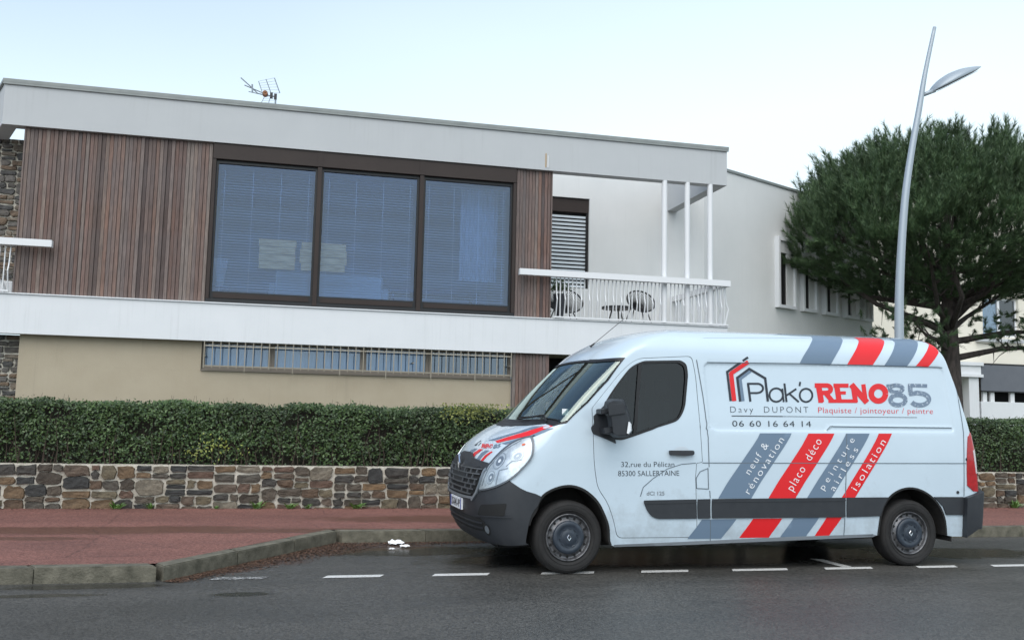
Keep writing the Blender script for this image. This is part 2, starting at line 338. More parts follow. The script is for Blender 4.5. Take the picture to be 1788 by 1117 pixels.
    ro = N(nt, 'ShaderNodeMapRange'); ro.inputs[3].default_value = r_dry-.12; ro.inputs[4].default_value = r_dry; L(dry.outputs[0], ro.inputs[0])
    rr = N(nt, 'ShaderNodeMix', data_type='FLOAT'); rr.inputs[3].default_value = r_wet_shade; L(wet_shade, rr.inputs[0]); L(ro.outputs[0], rr.inputs[2]); L(rr.outputs[0], b.inputs['Roughness'])
    bp = N(nt, 'ShaderNodeBump', Strength=.9, Distance=.005); L(gm.outputs[0], bp.inputs['Height'])
    bs = N(nt, 'ShaderNodeMath', operation='MULTIPLY'); bs.inputs[1].default_value = .9; L(inv.outputs[0], bs.inputs[0]); L(bs.outputs[0], bp.inputs['Strength'])
    L(bp.outputs[0], b.inputs['Normal'])
    return m
def gp(px, py, z=0): p = atz(px, py, z); return p[0], p[1]
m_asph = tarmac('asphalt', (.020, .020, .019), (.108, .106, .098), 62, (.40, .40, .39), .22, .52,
    [(*gp(425, 1037), .24, .10), (*gp(150, 1024), .62, .12), (*gp(1080, 975), 2.0, .5), (*gp(1690, 965), 1.0, .4), (4.4, 9.45, 2.6, .85), (*gp(720, 962), 1.0, .35), (*gp(60, 1040), .5, .08)],  # wet spots, plus the shade below the van painted in as a dark patch
    [(*gp(440, 980), .55, .30), (*gp(540, 962), .55, .34), (*gp(650, 955), .75, .26), (*gp(370, 996), .4, .14)])
m_redt = tarmac('red_tarmac', (.085, .030, .024), (.295, .138, .110), 70, (.66, .68, .60), .42, .78,
    [(*gp(150, 925, .125), 2.2, .36), (*gp(560, 926, .125), 2.0, .22), (*gp(900, 905, .125), 2.5, .5), (*gp(40, 940, .125), .7, .15)], crack=1)
def line_mat(name, wear):
    m = bpy.data.materials.new(name); m.use_nodes = True; nt = m.node_tree; b = nt.nodes['Principled BSDF']; L = nt.links.new
    tc = N(nt, 'ShaderNodeTexCoord'); n = N(nt, 'ShaderNodeTexNoise', Scale=45.0, Detail=6.0, Roughness=.75); L(tc.outputs['Object'], n.inputs['Vector'])
    r = N(nt, 'ShaderNodeMapRange'); r.inputs[1].default_value = wear; r.inputs[2].default_value = wear+.06; L(n.outputs[0], r.inputs[0])
    x = N(nt, 'ShaderNodeMix', data_type='RGBA'); x.inputs[6].default_value = (.07, .07, .068, 1); x.inputs[7].default_value = (.60, .60, .58, 1); L(r.outputs[0], x.inputs[0]); L(x.outputs[2], b.inputs['Base Color'])
    b.inputs['Roughness'].default_value = .55; return m
m_line = line_mat('road_paint', .37); m_line_worn = line_mat('worn_road_paint', .52)
def leaf_mat(name, c1, c2, rough=.45, trans=.0):
    m = bpy.data.materials.new(name); m.use_nodes = True; nt = m.node_tree; b = nt.nodes['Principled BSDF']; L = nt.links.new
    ge = N(nt, 'ShaderNodeNewGeometry'); r = N(nt, 'ShaderNodeMix', data_type='RGBA'); r.inputs[6].default_value = (*c1, 1); r.inputs[7].default_value = (*c2, 1); L(ge.outputs['Random Per Island'], r.inputs[0])
    tc = N(nt, 'ShaderNodeTexCoord'); n = N(nt, 'ShaderNodeTexNoise', Scale=1.6, Detail=4.0); L(tc.outputs['Object'], n.inputs['Vector'])
    mr = N(nt, 'ShaderNodeMapRange'); mr.inputs[1].default_value = .35; mr.inputs[2].default_value = .65; mr.inputs[3].default_value = .7; mr.inputs[4].default_value = 1.3; L(n.outputs[0], mr.inputs[0])
    h = N(nt, 'ShaderNodeHueSaturation'); L(r.outputs[2], h.inputs['Color']); L(mr.outputs[0], h.inputs['Value']); L(h.outputs[0], b.inputs['Base Color'])
    b.inputs['Roughness'].default_value = rough
    return m
m_hedge = leaf_mat('hedge_leaf', (.016, .038, .012), (.072, .120, .036), .48)
m_yellow = leaf_mat('yellow_leaf', (.09, .12, .022), (.24, .26, .05), .5)
m_needle = leaf_mat('pine_needle', (.030, .066, .028), (.098, .155, .064), .6)
m_weed = leaf_mat('weed_leaf', (.06, .14, .025), (.13, .24, .05), .5)
m_twig = mat('twig', (.050, .036, .026), .9)
m_bark = mat('pine_bark', (.040, .033, .030), .95, c2=(.085, .068, .060), nscale=14, amt=1.4, bump=.03, bscale=14, stretch=(1, 1, .35))
m_grass = mat('garden_ground', (.035, .05, .02), .95, c2=(.06, .07, .03), nscale=5, bump=.02)
# ------------------------------------------------------------------ ground
def sheet_obj(name, pts, z, m, kind='structure'):
    o = mk(name, [(p[0], p[1], z) for p in pts], [tuple(range(len(pts)))], m); return tag(o, kind=kind)
sheet_obj('ground', [(-400, -400), (400, -400), (400, 400), (-400, 400)], -.03, m_grass)
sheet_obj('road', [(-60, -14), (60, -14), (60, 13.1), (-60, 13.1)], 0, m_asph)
# kerb line (face foot): low left stretch, chamfer, then the parking bay line
K = [(-60, 8.35), (-1.0, 8.35), (.53, 10.62), (60, 10.45)]
KH, KW = .125, .17
def offs(P, d):
    out = []
    for i, p in enumerate(P):
        p = np.array(p); a = np.array(P[max(i-1, 0)]); b = np.array(P[min(i+1, len(P)-1)])
        t1 = (p-a)/(np.linalg.norm(p-a) or 1); t2 = (b-p)/(np.linalg.norm(b-p) or 1)
        n = np.array([-(t1+t2)[1], (t1+t2)[0]]); n /= np.linalg.norm(n)
        tt = t1 if np.linalg.norm(t1) > 0 else t2
        k = 1/max(.3, abs(n@np.array([-tt[1], tt[0]])))
        out.append(tuple(p+n*d*k))
    return out
KI = offs(K, KW)
P = KI+[(60, 15.98), (-60, 15.98)]
pav = MB(); pav.add([(x, y, KH) for x, y in P], [tuple(range(len(P)))])
tag(pav.build('pavement', m_redt), kind='structure')
garden = MB(); garden.box(-60, 60, 13.42, 60, .02, .30)
tag(garden.build('garden_ground', m_grass), kind='structure')
kerb = thing('kerb', (0, 9, 0), 'grey stone kerb edging the red pavement, bending outwards at the left', 'kerb')
for s in range(len(K)-1):
    a, b = np.array(K[s]), np.array(K[s+1]); ai, bi = np.array(KI[s]), np.array(KI[s+1])
    L_ = np.linalg.norm(b-a); lo, hi = 0, 1
    if s == 0: lo = 1-5/L_
    if s == 2: hi = 15/L_
    far = []
    n = max(1, round((hi-lo)*L_/1.0)); cuts = np.linspace(lo, hi, n+1)
    if s == 1: cuts = np.array([0, .36, .70, 1.0])
    for i in range(len(cuts)-1):
        g = .004/L_
        t0, t1 = cuts[i]+(g if i else .001), cuts[i+1]-(g if i < len(cuts)-2 else .001)
        dz = RND.uniform(-.004, .004)
        bm = bmesh.new(); o2 = [a+(b-a)*t0, a+(b-a)*t1, ai+(bi-ai)*t1, ai+(bi-ai)*t0]
        vs_ = [bm.verts.new((*q, z)) for z in (-.05, KH+.004+dz) for q in o2]
        for f in [(0, 3, 2, 1), (4, 5, 6, 7), (0, 1, 5, 4), (1, 2, 6, 5), (2, 3, 7, 6), (3, 0, 4, 7)]: bm.faces.new([vs_[k] for k in f])
        e = [e for e in bm.edges if all(v.co.z > 0 for v in e.verts)]
        bmesh.ops.bevel(bm, geom=e, offset=.010, segments=2, affect='EDGES')
        bm.verts.index_update()
        mk('kerb_stone', [v.co for v in bm.verts], [[v.index for v in f.verts] for f in bm.faces], m_kerb, kerb, smooth=False); bm.free()
    ends = ([(0, lo)] if lo > 0 else [])+([(hi, 1)] if hi < 1 else [])
    for t0, t1 in ends:
        q = MB(); q.poly([(*(a+(b-a)*t0), -.05), (*(a+(b-a)*t1), -.05), (*(ai+(bi-ai)*t1), -.05), (*(ai+(bi-ai)*t0), -.05)], (0, 0, .05+KH))
        tag(q.build('kerb_run', m_kerb, kerb), kind='stuff')
# painted bay marks
dash = [(-.64, -.14), (.31, .86), (1.27, 1.83), (2.28, 2.84), (3.26, 3.79), (4.20, 4.84), (5.20, 5.78), (6.25, 6.76), (7.14, 7.66), (8.05, 8.6), (9, 9.55)]
for i, (a, b) in enumerate(dash):
    y = 8.44-.006*i
    o = mk('bay_dash', [(a, y-.058, .004), (b-.05, y-.058, .004), (b, y+.058, .004), (a+.05, y+.058, .004)], [(0, 1, 2, 3)], m_line_worn if i == 0 else m_line)
    tag(o, kind='structure')
o = mk('bay_divider', [(5.47, 8.48, .004), (5.58, 8.48, .004), (5.55, 8.98, .004), (5.43, 9.03, .004)], [(0, 1, 2, 3)], m_line); tag(o, kind='structure')
# litter in the gutter
def scatter_flakes(name, pts, size, m, seed, flat=True, zlift=.004):
    r = np.random.default_rng(seed); n = len(pts); P = np.array(pts)
    a = r.uniform(0, 2*pi, n); s = size*r.uniform(.5, 1.4, n); asp = r.uniform(.3, .8, n)
    V = np.zeros((n, 4, 3))
    for k, (u, v) in enumerate([(-1, 0), (0, -1), (1, 0), (0, 1)]):
        V[:, k, 0] = P[:, 0]+(u*np.cos(a)-v*asp*np.sin(a))*s; V[:, k, 1] = P[:, 1]+(u*np.sin(a)+v*asp*np.cos(a))*s
        V[:, k, 2] = P[:, 2]+zlift+r.uniform(0, .6, n)*s*(.6 if flat else 1.2)*(1 if k % 2 else .2)
    F = (np.arange(n)[:, None]*4+np.arange(4)[None]).tolist()
    return mk(name, V.reshape(-1, 3), F, m)
pts = []
for i in range(9000):
    t = RND.random()
    if RND.random() < .72:
        q = np.array(K[1])*(1-t)+np.array(K[2])*t; n_ = np.array([.83, -.56]); d = abs(RND.gauss(0, .15))*(.45+1.2*t)
        d = min(d, .5)
    else:
        q = np.array([.53+t*2.2, 10.6]); n_ = np.array([0, -1.]); d = abs(RND.gauss(0, .15))*(1.25-t)
    pts.append((*(q+n_*(d+.004)), 0))
tag(scatter_flakes('leaf_litter', pts, .013, m_litter, 3), 'brown leaf and needle litter lying in the gutter along the bent kerb', kind='stuff')
soil = []
pts = [(RND.uniform(-6, 13), 13.12-abs(RND.gauss(0, .05)), KH) for _ in range(1500)]
tag(scatter_flakes('wall_foot_litter', pts, .014, m_litter, 5), 'brown litter along the foot of the stone wall', kind='stuff')
# scraps of paper
def crumple(px, py, s, lab, seed):
    r = random.Random(seed); c = atz(px, py, 0); V = []; F = []; n = 6
    for j in range(n):
        for i in range(n):
            V.append((c[0]+(i/(n-1)-.5)*s*1.5+r.uniform(-.01, .01), c[1]+(j/(n-1)-.5)*s+r.uniform(-.01, .01), .012+r.uniform(0, .05)*s/.2+.25*s*abs(sin(i*1.3))*(j/(n-1))))
    for j in range(n-1):
        for i in range(n-1): F.append((j*n+i, j*n+i+1, (j+1)*n+i+1, (j+1)*n+i))
    o = mk('paper_scrap', V, F, m_paper); md = o.modifiers.new('thick', 'SOLIDIFY'); md.thickness = .002
    tag(o, lab, 'litter', 'paper scraps in the gutter')
crumple(692, 951, .11, 'largest crumpled white paper scrap on the asphalt beside the kerb', 1)
crumple(706, 956, .065, 'small white paper scrap just right of the crumpled one', 2)
crumple(684, 960, .035, 'tiny white paper scrap in front of the crumpled one', 4)
# ------------------------------------------------------------------ rubble stone walls
def rects(x0, x1, z0, z1, r, wmax=.38, hmax=.19, wmin=.12, hmin=.065):
    out = []
    def rec(a, b, c, d, depth):
        w_, h_ = b-a, d-c
        big = r.random() < .12 and w_ < .40 and h_ < .26
        if (w_ <= wmax*r.uniform(.75, 1.15) and h_ <= hmax*r.uniform(.6, 1.2)) or big: out.append((a, b, c, d)); return
        if w_/wmax > h_/hmax*r.uniform(.7, 1.3) and w_ > 2*wmin:
            k = a+w_*r.uniform(.35, .65); rec(a, k, c, d, depth+1); rec(k, b, c, d, depth+1)
        elif h_ > 2*hmin:
            k = c+h_*r.uniform(.35, .65); rec(a, b, c, k, depth+1); rec(a, b, k, d, depth+1)
        else: out.append((a, b, c, d))
    x = x0
    while x < x1-.01:
        w_ = min(r.uniform(.5, 1.1), x1-x)
        if x1-x-w_ < .25: w_ = x1-x
        rec(x, x+w_, z0, z1, 0); x += w_
    return out
def stone_mesh(a, b, c, d, joint, depth, r):
    """rounded irregular block in the xz plane, front at -y"""
    a += joint*r.uniform(.2, .95); b -= joint*r.uniform(.2, .95); c += joint*r.uniform(.2, .9); d -= joint*r.uniform(.2, .9)
    w_, h_ = b-a, d-c; m = min(w_, h_)
    ch = [m*r.uniform(.04, .36) for _ in range(4)]
    pts = [(a+ch[0], c), ((a+b)/2, c+r.uniform(-.008, .008)), (b-ch[1], c), (b, c+ch[1]*.8), (b+r.uniform(-.006, .006), (c+d)/2), (b, d-ch[2]*.8), (b-ch[2], d), ((a+b)/2, d+r.uniform(-.008, .006)), (a+ch[3], d), (a, d-ch[3]*.8), (a+r.uniform(-.006, .006), (c+d)/2), (a, c+ch[0]*.8)]
    jt = joint*.38; jt = min(jt*2.2, m*.10); sk_ = r.uniform(-.10, .10)*m; pts = [(p[0]+r.uniform(-jt, jt)+sk_*(p[1]-(c+d)/2)/h_, p[1]+r.uniform(-jt, jt)) for p in pts]
    cx, cz = (a+b)/2, (c+d)/2; n = len(pts); V = []; tx, tz = r.uniform(-.02, .02), r.uniform(-.03, .03)
    for k, (s, y) in enumerate([(1, .03), (.985, -depth*.5), (.93, -depth*.92), (.5, -depth*r.uniform(.90, 1.15))]):
        for p in pts:
            q = (cx+(p[0]-cx)*s+(r.uniform(-.003, .003) if k else 0), cz+(p[1]-cz)*s)
            V.append((q[0], y+(q[0]-cx)*tx*2+(q[1]-cz)*tz*2+(r.uniform(-.005, .005) if k > 1 else 0), q[1]))
    F = []
    for k in range(3):
        for i in range(n): F.append((k*n+i, k*n+(i+1) % n, (k+1)*n+(i+1) % n, (k+1)*n+i))
    F.append(tuple(3*n+i for i in range(n)))
    return V, F
def stone_wall(root, x0, x1, z0, z1, fr, seed, m, vis, T=None, partmax=300, joint=.016, depth=.034, back=.28, wallname='mortar', **kw):
    """fr: y of the mortar face (place coords); T maps flat coords to the place"""
    r = random.Random(seed); T = T or (lambda p: (p[0], p[1]+fr, p[2]))
    q = MB(); q.box(x0, x1, 0, back, z0, z1); mk(wallname, [T(v) for v in q.V], q.F, m_mortar, root)
    rest = MB(); k = 0
    for (a, b, c, d) in rects(x0, x1, z0, z1, r, **kw):
        V, F = stone_mesh(a, b, c, d, joint, depth*r.uniform(.7, 1.4), r)
        V = [T(v) for v in V]
        if vis((a+b)/2, (c+d)/2) and k < partmax:
            cc = np.mean(V, 0); o = mk('stone', V, F, m, root, smooth=False, loc=cc); k += 1
        else: rest.add(V, F)
    if rest.V: tag(rest.build('stonework', m, root), kind='stuff')
    return k
gw = thing('garden_wall', (3, 13.18, KH), 'low rubble stone garden wall with pale joints below the clipped hedge', 'wall')
nst = stone_wall(gw, -8, 16, KH-.05, .695, 13.20, 11, m_stone, lambda x, z: -4.2 < x < 2.6 or 10.6 < x < 12.9)
# ------------------------------------------------------------------ house
HY = 16.0
house = thing('house', (1.6, 16, 0), 'modern white and timber clad house with a long flat roof fascia and raised terrace', 'house')
FB, FT = 5.97, 6.67
BB, BT = 2.585, 3.215
XL, XR = -4.80, 7.95
YB = 18.4                       # terrace back wall
dl = np.array([-sin(radians(23.6)), cos(radians(23.6)), 0])
def slab(name, m, z0, z1, pts, **k):
    q = MB(); q.poly([(x, y, z0) for x, y in pts], (0, 0, z1-z0)); return q.build(name, m, house)
th = .22
def ringpts(y0, l0=3.2):
    e = np.array([XL, y0])+dl[:2]*l0
    return e
e1 = np.array([XL, 16.0])+dl[:2]*3.2; e2 = e1+np.array([.24, .1])
# fascia: left return, long front, right return
slab('fascia', m_grey, FB, FT, [(XL, 16.0), (XR, 16.0), (XR-th, 16.0+th), (XL+.15, 16.0+th)])
slab('fascia_return', m_grey, FB, FT-.002, [(XL, 16.002), (XL+.15, 16.0+th+.002), tuple(e2), tuple(e1)])
slab('fascia_return', m_grey, FB, FT-.002, [(XR-.001, 16.003), (XR-.001, YB), (XR-th, YB), (XR-th, 16.0+th+.003)])
slab('roof_cap', m_cap, FT+.001, FT+.055, [(XL-.03, 15.97), (XR+.03, 15.97), (XR+.03, 16.3), (XL-.03, 16.3)])
o = slab('cap_drip', m_cap, FT-.035, FT+.001, [(XL-.025, 15.972), (XR+.025, 15.972), (XR+.025, 15.998), (XL-.025, 15.998)])
capr = slab('roof_cap', m_cap, FT+.001, FT+.054, [(XR-.25, 16.302), (XR+.03, 16.302), (XR+.03, YB), (XR-.25, YB)])
slab('roof_cap', m_cap, FT+.002, FT+.056, [(XL-.03, 15.98), (XL+.2, 16.31), tuple(e2), tuple(e1-np.array([.03, .01]))])
# floor band
slab('floor_band', m_white, BB, BT, [(XL-.06, 16.0), (XR, 16.0), (XR-th, 16.0+th), (XL+.12, 16.0+th)])
slab('floor_band_return', m_white, BB, BT-.002, [(XL-.06, 16.002), (XL+.12, 16.0+th+.002), tuple(e2), tuple(e1-np.array([.06, 0]))])
slab('floor_band_return', m_white, BB, BT-.002, [(XR-.001, 16.003), (XR-.001, YB), (XR-th, YB), (XR-th, 16.0+th+.003)])
slab('band_cap', m_white, BT+.001, BT+.02, [(XL-.08, 15.975), (XR+.03, 15.975), (XR+.03, 16.2), (XL-.08, 16.2)])
# slabs
slab('terrace_floor', m_soffit, BB+.2, BT-.01, [(4.45, 16.24), (XR-.24, 16.24), (XR-.24, YB), (4.45, YB)])
slab('terrace_floor', m_soffit, BB+.2, BT-.01, [(-4.52, 16.24), (-4.52, 19), tuple(e2+np.array([.1, 0])), (XL+.2, 16.24)])
slab('flat_roof', m_soffit, FB+.04, FB+.3, [(-4.50, 16.235), (4.43, 16.235), (4.43, 25), (-4.50, 25)])
slab('interior_floor', m_room, BB+.1, BT-.015, [(-4.46, 16.24), (4.44, 16.24), (4.44, 25), (-4.46, 25)])
# walls upstairs behind the cladding
sub('upper_wall', house, m_room, (-4.40, -1.60, 16.16, 16.34, BT, FB+.03))
sub('upper_wall', house, m_room, (3.86, 4.40, 16.16, 16.34, BT, FB+.03))
sub('side_wall', house, m_wall, (4.30, 4.42, 16.345, 21.2, BT, FB+.03))
sub('side_wall', house, m_wall, (-4.42, -4.30, 16.345, 21.2, BT, FB+.03))
sub('room_back_wall', house, m_room, (-4.42, 4.42, 21.0, 21.15, BT, FB+.029))
sub('room_ceiling', house, m_room, (-4.299, 4.299, 16.341, 20.999, FB-.02, FB+.035))
# cladding: every batten its own piece
def clad(x0, x1, z0, z1, y, skip=None, pitch=.0605):
    x = x0; n = round((x1-x0)/pitch); p = (x1-x0)/n
    sh = {}
    for i in range(n):
        w_ = p-RND.choice([.004, .005, .007]); dy = RND.choice([0, .004, .009, .014])
        key = (round(w_, 4), dy)
        if key not in sh:
            q = MB(); q.box(0, w_, -.025-dy, .0, 0, z1-z0, bev=.003); me = bpy.data.meshes.new('batten')
            me.from_pydata([tuple(v) for v in q.V], [], q.F); me.materials.append(m_wood); sh[key] = me
        o = bpy.data.objects.new('batten', sh[key]); col.objects.link(o); o.parent = house
        o.location = (x0+i*p-1.6, y-16, z0)
    sub('batten_backing', house, m_brown, (x0+.002, x1-.002, y+.001, y+.03, z0, z1))
clad(-4.45, -1.53, BT+.022, FB-.004, 16.11)
clad(3.80, 4.45, BT+.022, FB-.004, 16.11)
clad(3.79, 4.47, .30, BB-.003, 16.11)
# end boards
sub('corner_board', house, m_wood, (-4.475, -4.452, 16.06, 16.36, BT+.02, FB-.004))
sub('corner_board', house, m_wood, (4.452, 4.475, 16.06, 16.36, BT+.02, FB-.004))
# big glazing
GX0, GX1 = -1.525, 3.785
sub('glazing_header', house, m_brown, (GX0, GX1, 16.03, 16.20, 5.695, FB-.003), bev=.004)
for x in (.26, 2.05): sub('header_joint', house, m_brown, (x-.045, x+.045, 16.022, 16.032, 5.70, FB-.006))
sub('glazing_sill', house, m_black, (GX0, GX1, 16.05, 16.22, BT+.021, 3.30))
sub('glazing_jamb', house, m_brown, (GX0, GX0+.055, 16.04, 16.22, 3.301, 5.694))
sub('glazing_jamb', house, m_brown, (GX1-.055, GX1, 16.04, 16.22, 3.301, 5.694))
for x in (.26, 2.05): sub('mullion', house, m_brown, (x-.038, x+.038, 16.035, 16.22, 3.26, 5.694), bev=.003)
bays = [(GX0+.056, .26-.039), (.26+.039, 2.05-.039), (2.05+.039, GX1-.056)]
for i, (a, b) in enumerate(bays):
    fr = MB(); z0, z1 = 3.302, 5.692; t = .060
    fr.box(a, b, 16.10, 16.18, z0, z0+.13); fr.box(a, b, 16.10, 16.18, z1-t*.9, z1); fr.box(a, a+t*.6, 16.10, 16.18, z0+.131, z1-t*.9-.001); fr.box(b-t*.6, b, 16.10, 16.18, z0+.131, z1-t*.9-.001)
    win = fr.build('window', m_black, house)
    sub('inner_sill', win, m_brown, (a+.06, b-.06, 16.085, 16.10, z0+.02, z0+.10))
    q = MB(); q.box(a+t*.6, b-t*.6, 16.135, 16.143, z0+.131, z1-t*.9); q.build('pane', m_pane, win)
    bl = MB(); z = z0+.15; k = 0
    while z < z1-.09:
        x0_, x1_ = a+.075, b-.075
        bl.add([(x0_, 16.300, z-.004), (x1_, 16.300, z-.004), (x1_, 16.333, z+.010+.002*sin(k*.7+i)), (x0_, 16.333, z+.010+.002*sin(k*.7+i))], [(0, 1, 2, 3)])
        z += .0475; k += 1
    for t_ in (.08, .36, .64, .92):
        xx = a+(b-a)*t_; bl.box(xx-.003, xx+.003, 16.296, 16.299, z0+.14, z1-.08)
    bo = bl.build('blind', m_blind, win); tag(bo, kind='stuff')
# room furniture seen through the blinds
def inside(px0, px1, py0, py1, Y): 
    A = at(px0, (py0+py1)/2, Y); B = at(px1, (py0+py1)/2, Y); T_ = at((px0+px1)/2, py0, Y); D = at((px0+px1)/2, py1, Y)
    return A[0], B[0], D[2], T_[2]
def wood_panel(px0, px1, py0, py1, lab):
    x0, x1, z0, z1 = inside(px0, px1, py0, py1, 16.24)
    t = thing('wood_panel', ((x0+x1)/2, 16.24, z0), lab, 'panel', 'wooden panels in the room')
    n = 4; h_ = (z1-z0)/n
    for i in range(n):
        q = MB(); dx = RND.uniform(-.01, .03); q.box(x0+dx, x1-.01-dx, 16.24, 16.265, z0+i*h_+.004, z0+(i+1)*h_-.004); q.build('plank', m_panelwood, t)
wood_panel(450, 519, 418, 470, 'left wood grain panel behind the blinds of the big window')
wood_panel(524, 606, 424, 474, 'right wood grain panel behind the blinds, crossed by the window post')
x0, x1, z0, z1 = inside(480, 668, 478, 530, 17.2)
sofa = thing('sofa', ((x0+x1)/2, 17.2, z0), 'pale upholstered sofa back standing in the middle of the room', 'sofa')
q = MB(); q.box(x0, x1, 17.2, 17.42, BT, z1, bev=.03); q.build('backrest', m_furn, sofa)
q = MB(); q.box(x0, x1, 17.43, 18.0, BT+.1, BT+.42, bev=.03); q.build('seat', m_furn, sofa)
for xx in (x0-.12, x1+.002): q = MB(); q.box(xx, xx+.118, 17.2, 18.0, BT, BT+.55, bev=.02); q.build('armrest', m_furn, sofa)
x0, x1, z0, z1 = inside(374, 396, 452, 500, 16.7)
sh = thing('basket', ((x0+x1)/2, 16.7, z0), 'woven pale basket lamp at the left end of the big window', 'basket')
q = MB()
for j in range(9):
    t = j/8; q.tube([(x0+(x1-x0)*t, 16.7, z1), ((x0+x1)/2+(x1-x0)*(t-.5)*.35, 16.72, z0)], .012, 5)
for j in range(7):
    t = j/6; ww = (x1-x0)*(.5*(1-t)+.18*t); q.tube([((x0+x1)/2-ww, 16.695, z1+(z0-z1)*t), ((x0+x1)/2+ww, 16.695, z1+(z0-z1)*t)], .008, 5)
q.build('wicker', m_blind, sh)
q = MB(); q.box(x0-.05, x1+.05, 16.6, 16.85, BT, z0-.002); q.build('stand', m_blue, sh)
x0, x1, z0, z1 = inside(803, 868, 332, 492, 16.9)
cu_ = thing('room_curtain', ((x0+x1)/2, 16.9, z0), 'pale full height curtain hanging behind the right pane of the big window', 'curtain')
V = []; F = []
for j in range(61):
    xx = x0+(x1-x0)*j/60; yy = 16.9+.035*sin(j*.9)+.015*sin(j*2.3); V += [(xx, yy, z0), (xx, yy, z1)]
    if j: F.append((2*j-2, 2*j, 2*j+1, 2*j-1))
mk('cloth', V, F, m_curt, cu_, smooth=True)
q = MB(); q.tube([(x0-.2, 16.9, z1+.02), (x1+.2, 16.9, z1+.02)], .015, 8); q.build('rod', m_wpaint, cu_)
tb = thing('table', (2.6, 17.9, BT), 'low blue table at the right end of the room', 'table')
q = MB(); q.box(1.7, 3.5, 17.7, 18.5, 3.80, 3.86); q.build('tabletop', m_blue, tb)
for xx in (1.75, 3.4):
    for yy in (17.75, 18.4): q = MB(); q.box(xx, xx+.05, yy, yy+.05, BT, 3.799); q.build('leg', m_blue, tb)
# ground floor beige wall
wx0 = -4.335
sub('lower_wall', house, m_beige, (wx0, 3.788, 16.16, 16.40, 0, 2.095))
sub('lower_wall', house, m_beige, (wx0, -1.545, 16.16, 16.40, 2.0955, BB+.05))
sub('window_ledge', house, m_taupe, (-1.545, 3.787, 16.13, 16.30, 2.096, 2.118))
sub('basement_back', house, m_dark, (-1.60, 3.8, 16.9, 16.95, 1.9, BB+.05))
def bw(px0, px1): return at(px0, 625, 16.27)[0], at(px1, 625, 16.27)[0]
edges = [352, 474, 634, 748, 895]
for i in range(4):
    a, b = bw(edges[i], edges[i+1]); a = max(a, -1.543); b = min(b, 3.785)
    z0, z1 = 2.119, BB-.002; t = .055
    fr = MB(); fr.box(a+.002, b-.002, 16.22, 16.29, z0, z0+t); fr.box(a+.002, b-.002, 16.22, 16.29, z1-t*.6, z1); fr.box(a+.002, a+t, 16.22, 16.29, z0+t+.001, z1-t*.6-.001); fr.box(b-t, b-.002, 16.22, 16.29, z0+t+.001, z1-t*.6-.001)
    win = fr.build('basement_window', m_taupe, house)
    q = MB(); q.box(a+t, b-t, 16.25, 16.256, z0+t, z1-t*.6); q.build('pane', m_pane2, win)
    V = []; F = []; n = int((b-a)/.02)
    for j in range(n+1):
        xx = a+.05+(b-a-.1)*j/n; yy = 16.31+.012*sin(j*1.1+i)
        V += [(xx, yy, z0+.02), (xx, yy, z1)]
        if j: F.append((2*j-2, 2*j, 2*j+1, 2*j-1))
    mk('curtain', V, F, m_curt2 if i == 3 else m_curt, win, smooth=True)
gr = MB(); gr.box(-1.50, 3.76, 16.02, 16.035, 2.165, 2.185); gr.box(-1.50, 3.76, 16.02, 16.035, 2.50, 2.52)
gr = gr.build('window_grille', m_grille, house)
n = 40; sh_ = None
for j in range(n+1):
    xx = -1.49+5.24*j/n
    long_ = j % 6 == 5
    q = MB(); q.box(xx-.007, xx+.007, 16.005, 16.019, 2.05 if long_ else 2.14, BB-.004); q.build('bar', m_grille, gr)
for xx in (-1.48, .35, 2.0, 3.74): q = MB(); q.box(xx-.012, xx+.012, 16.036, 16.215, 2.33, 2.35); q.build('bracket', m_grille, gr)
# dark passage under the terrace
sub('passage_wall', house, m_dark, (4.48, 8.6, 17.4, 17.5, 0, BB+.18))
sub('passage_side', house, m_beige, (4.35, 4.475, 16.14, 17.4, 0, BB+.18))
sub('terrace_underside', house, m_soffit, (4.48, XR-.24, 16.24, 17.39, BB+.02, BB+.19))
# terrace back wall with shuttered door
dx0, dx1 = at(960, 400, YB)[0], at(1029, 400, YB)[0]; dzt = at(1000, 345, YB)[2]; dzb = at(1000, 503, YB)[2]
wingx = at(1226, 450, YB)[0]
WT = at(1270, 298, 18.8)[2]
sub('terrace_back_wall', house, m_wall, (4.425, dx0, YB, YB+.25, 0, WT), (dx1, wingx+.05, YB, YB+.25, 0, WT), (dx0, dx1, YB, YB+.25, dzt, WT), (dx0, dx1, YB, YB+.25, 0, dzb))
t = .04
sub('door_box', house, m_brown, (dx0+.002, dx1-.002, YB+.05, YB+.20, dzt-.30, dzt-.002))
sub('door_jamb', house, m_dark, (dx1-.05, dx1-.002, YB+.06, YB+.2, dzb+.002, dzt-.302))
shu = sub('roller_shutter', house, m_dark, (dx0+.01, dx1-.06, YB+.16, YB+.20, dzb+.002, dzt-.302))
z = dzb+.03; sm = None
while z < dzt-.36:
    q = MB(); q.add([(dx0+.02, YB+.10, z), (dx1-.055, YB+.10, z), (dx1-.055, YB+.085, z+.040), (dx0+.02, YB+.085, z+.040), (dx0+.02, YB+.13, z+.055), (dx1-.055, YB+.13, z+.055)], [(0, 1, 2, 3), (3, 2, 5, 4)])
    q.build('slat', m_shut, shu); z += .083
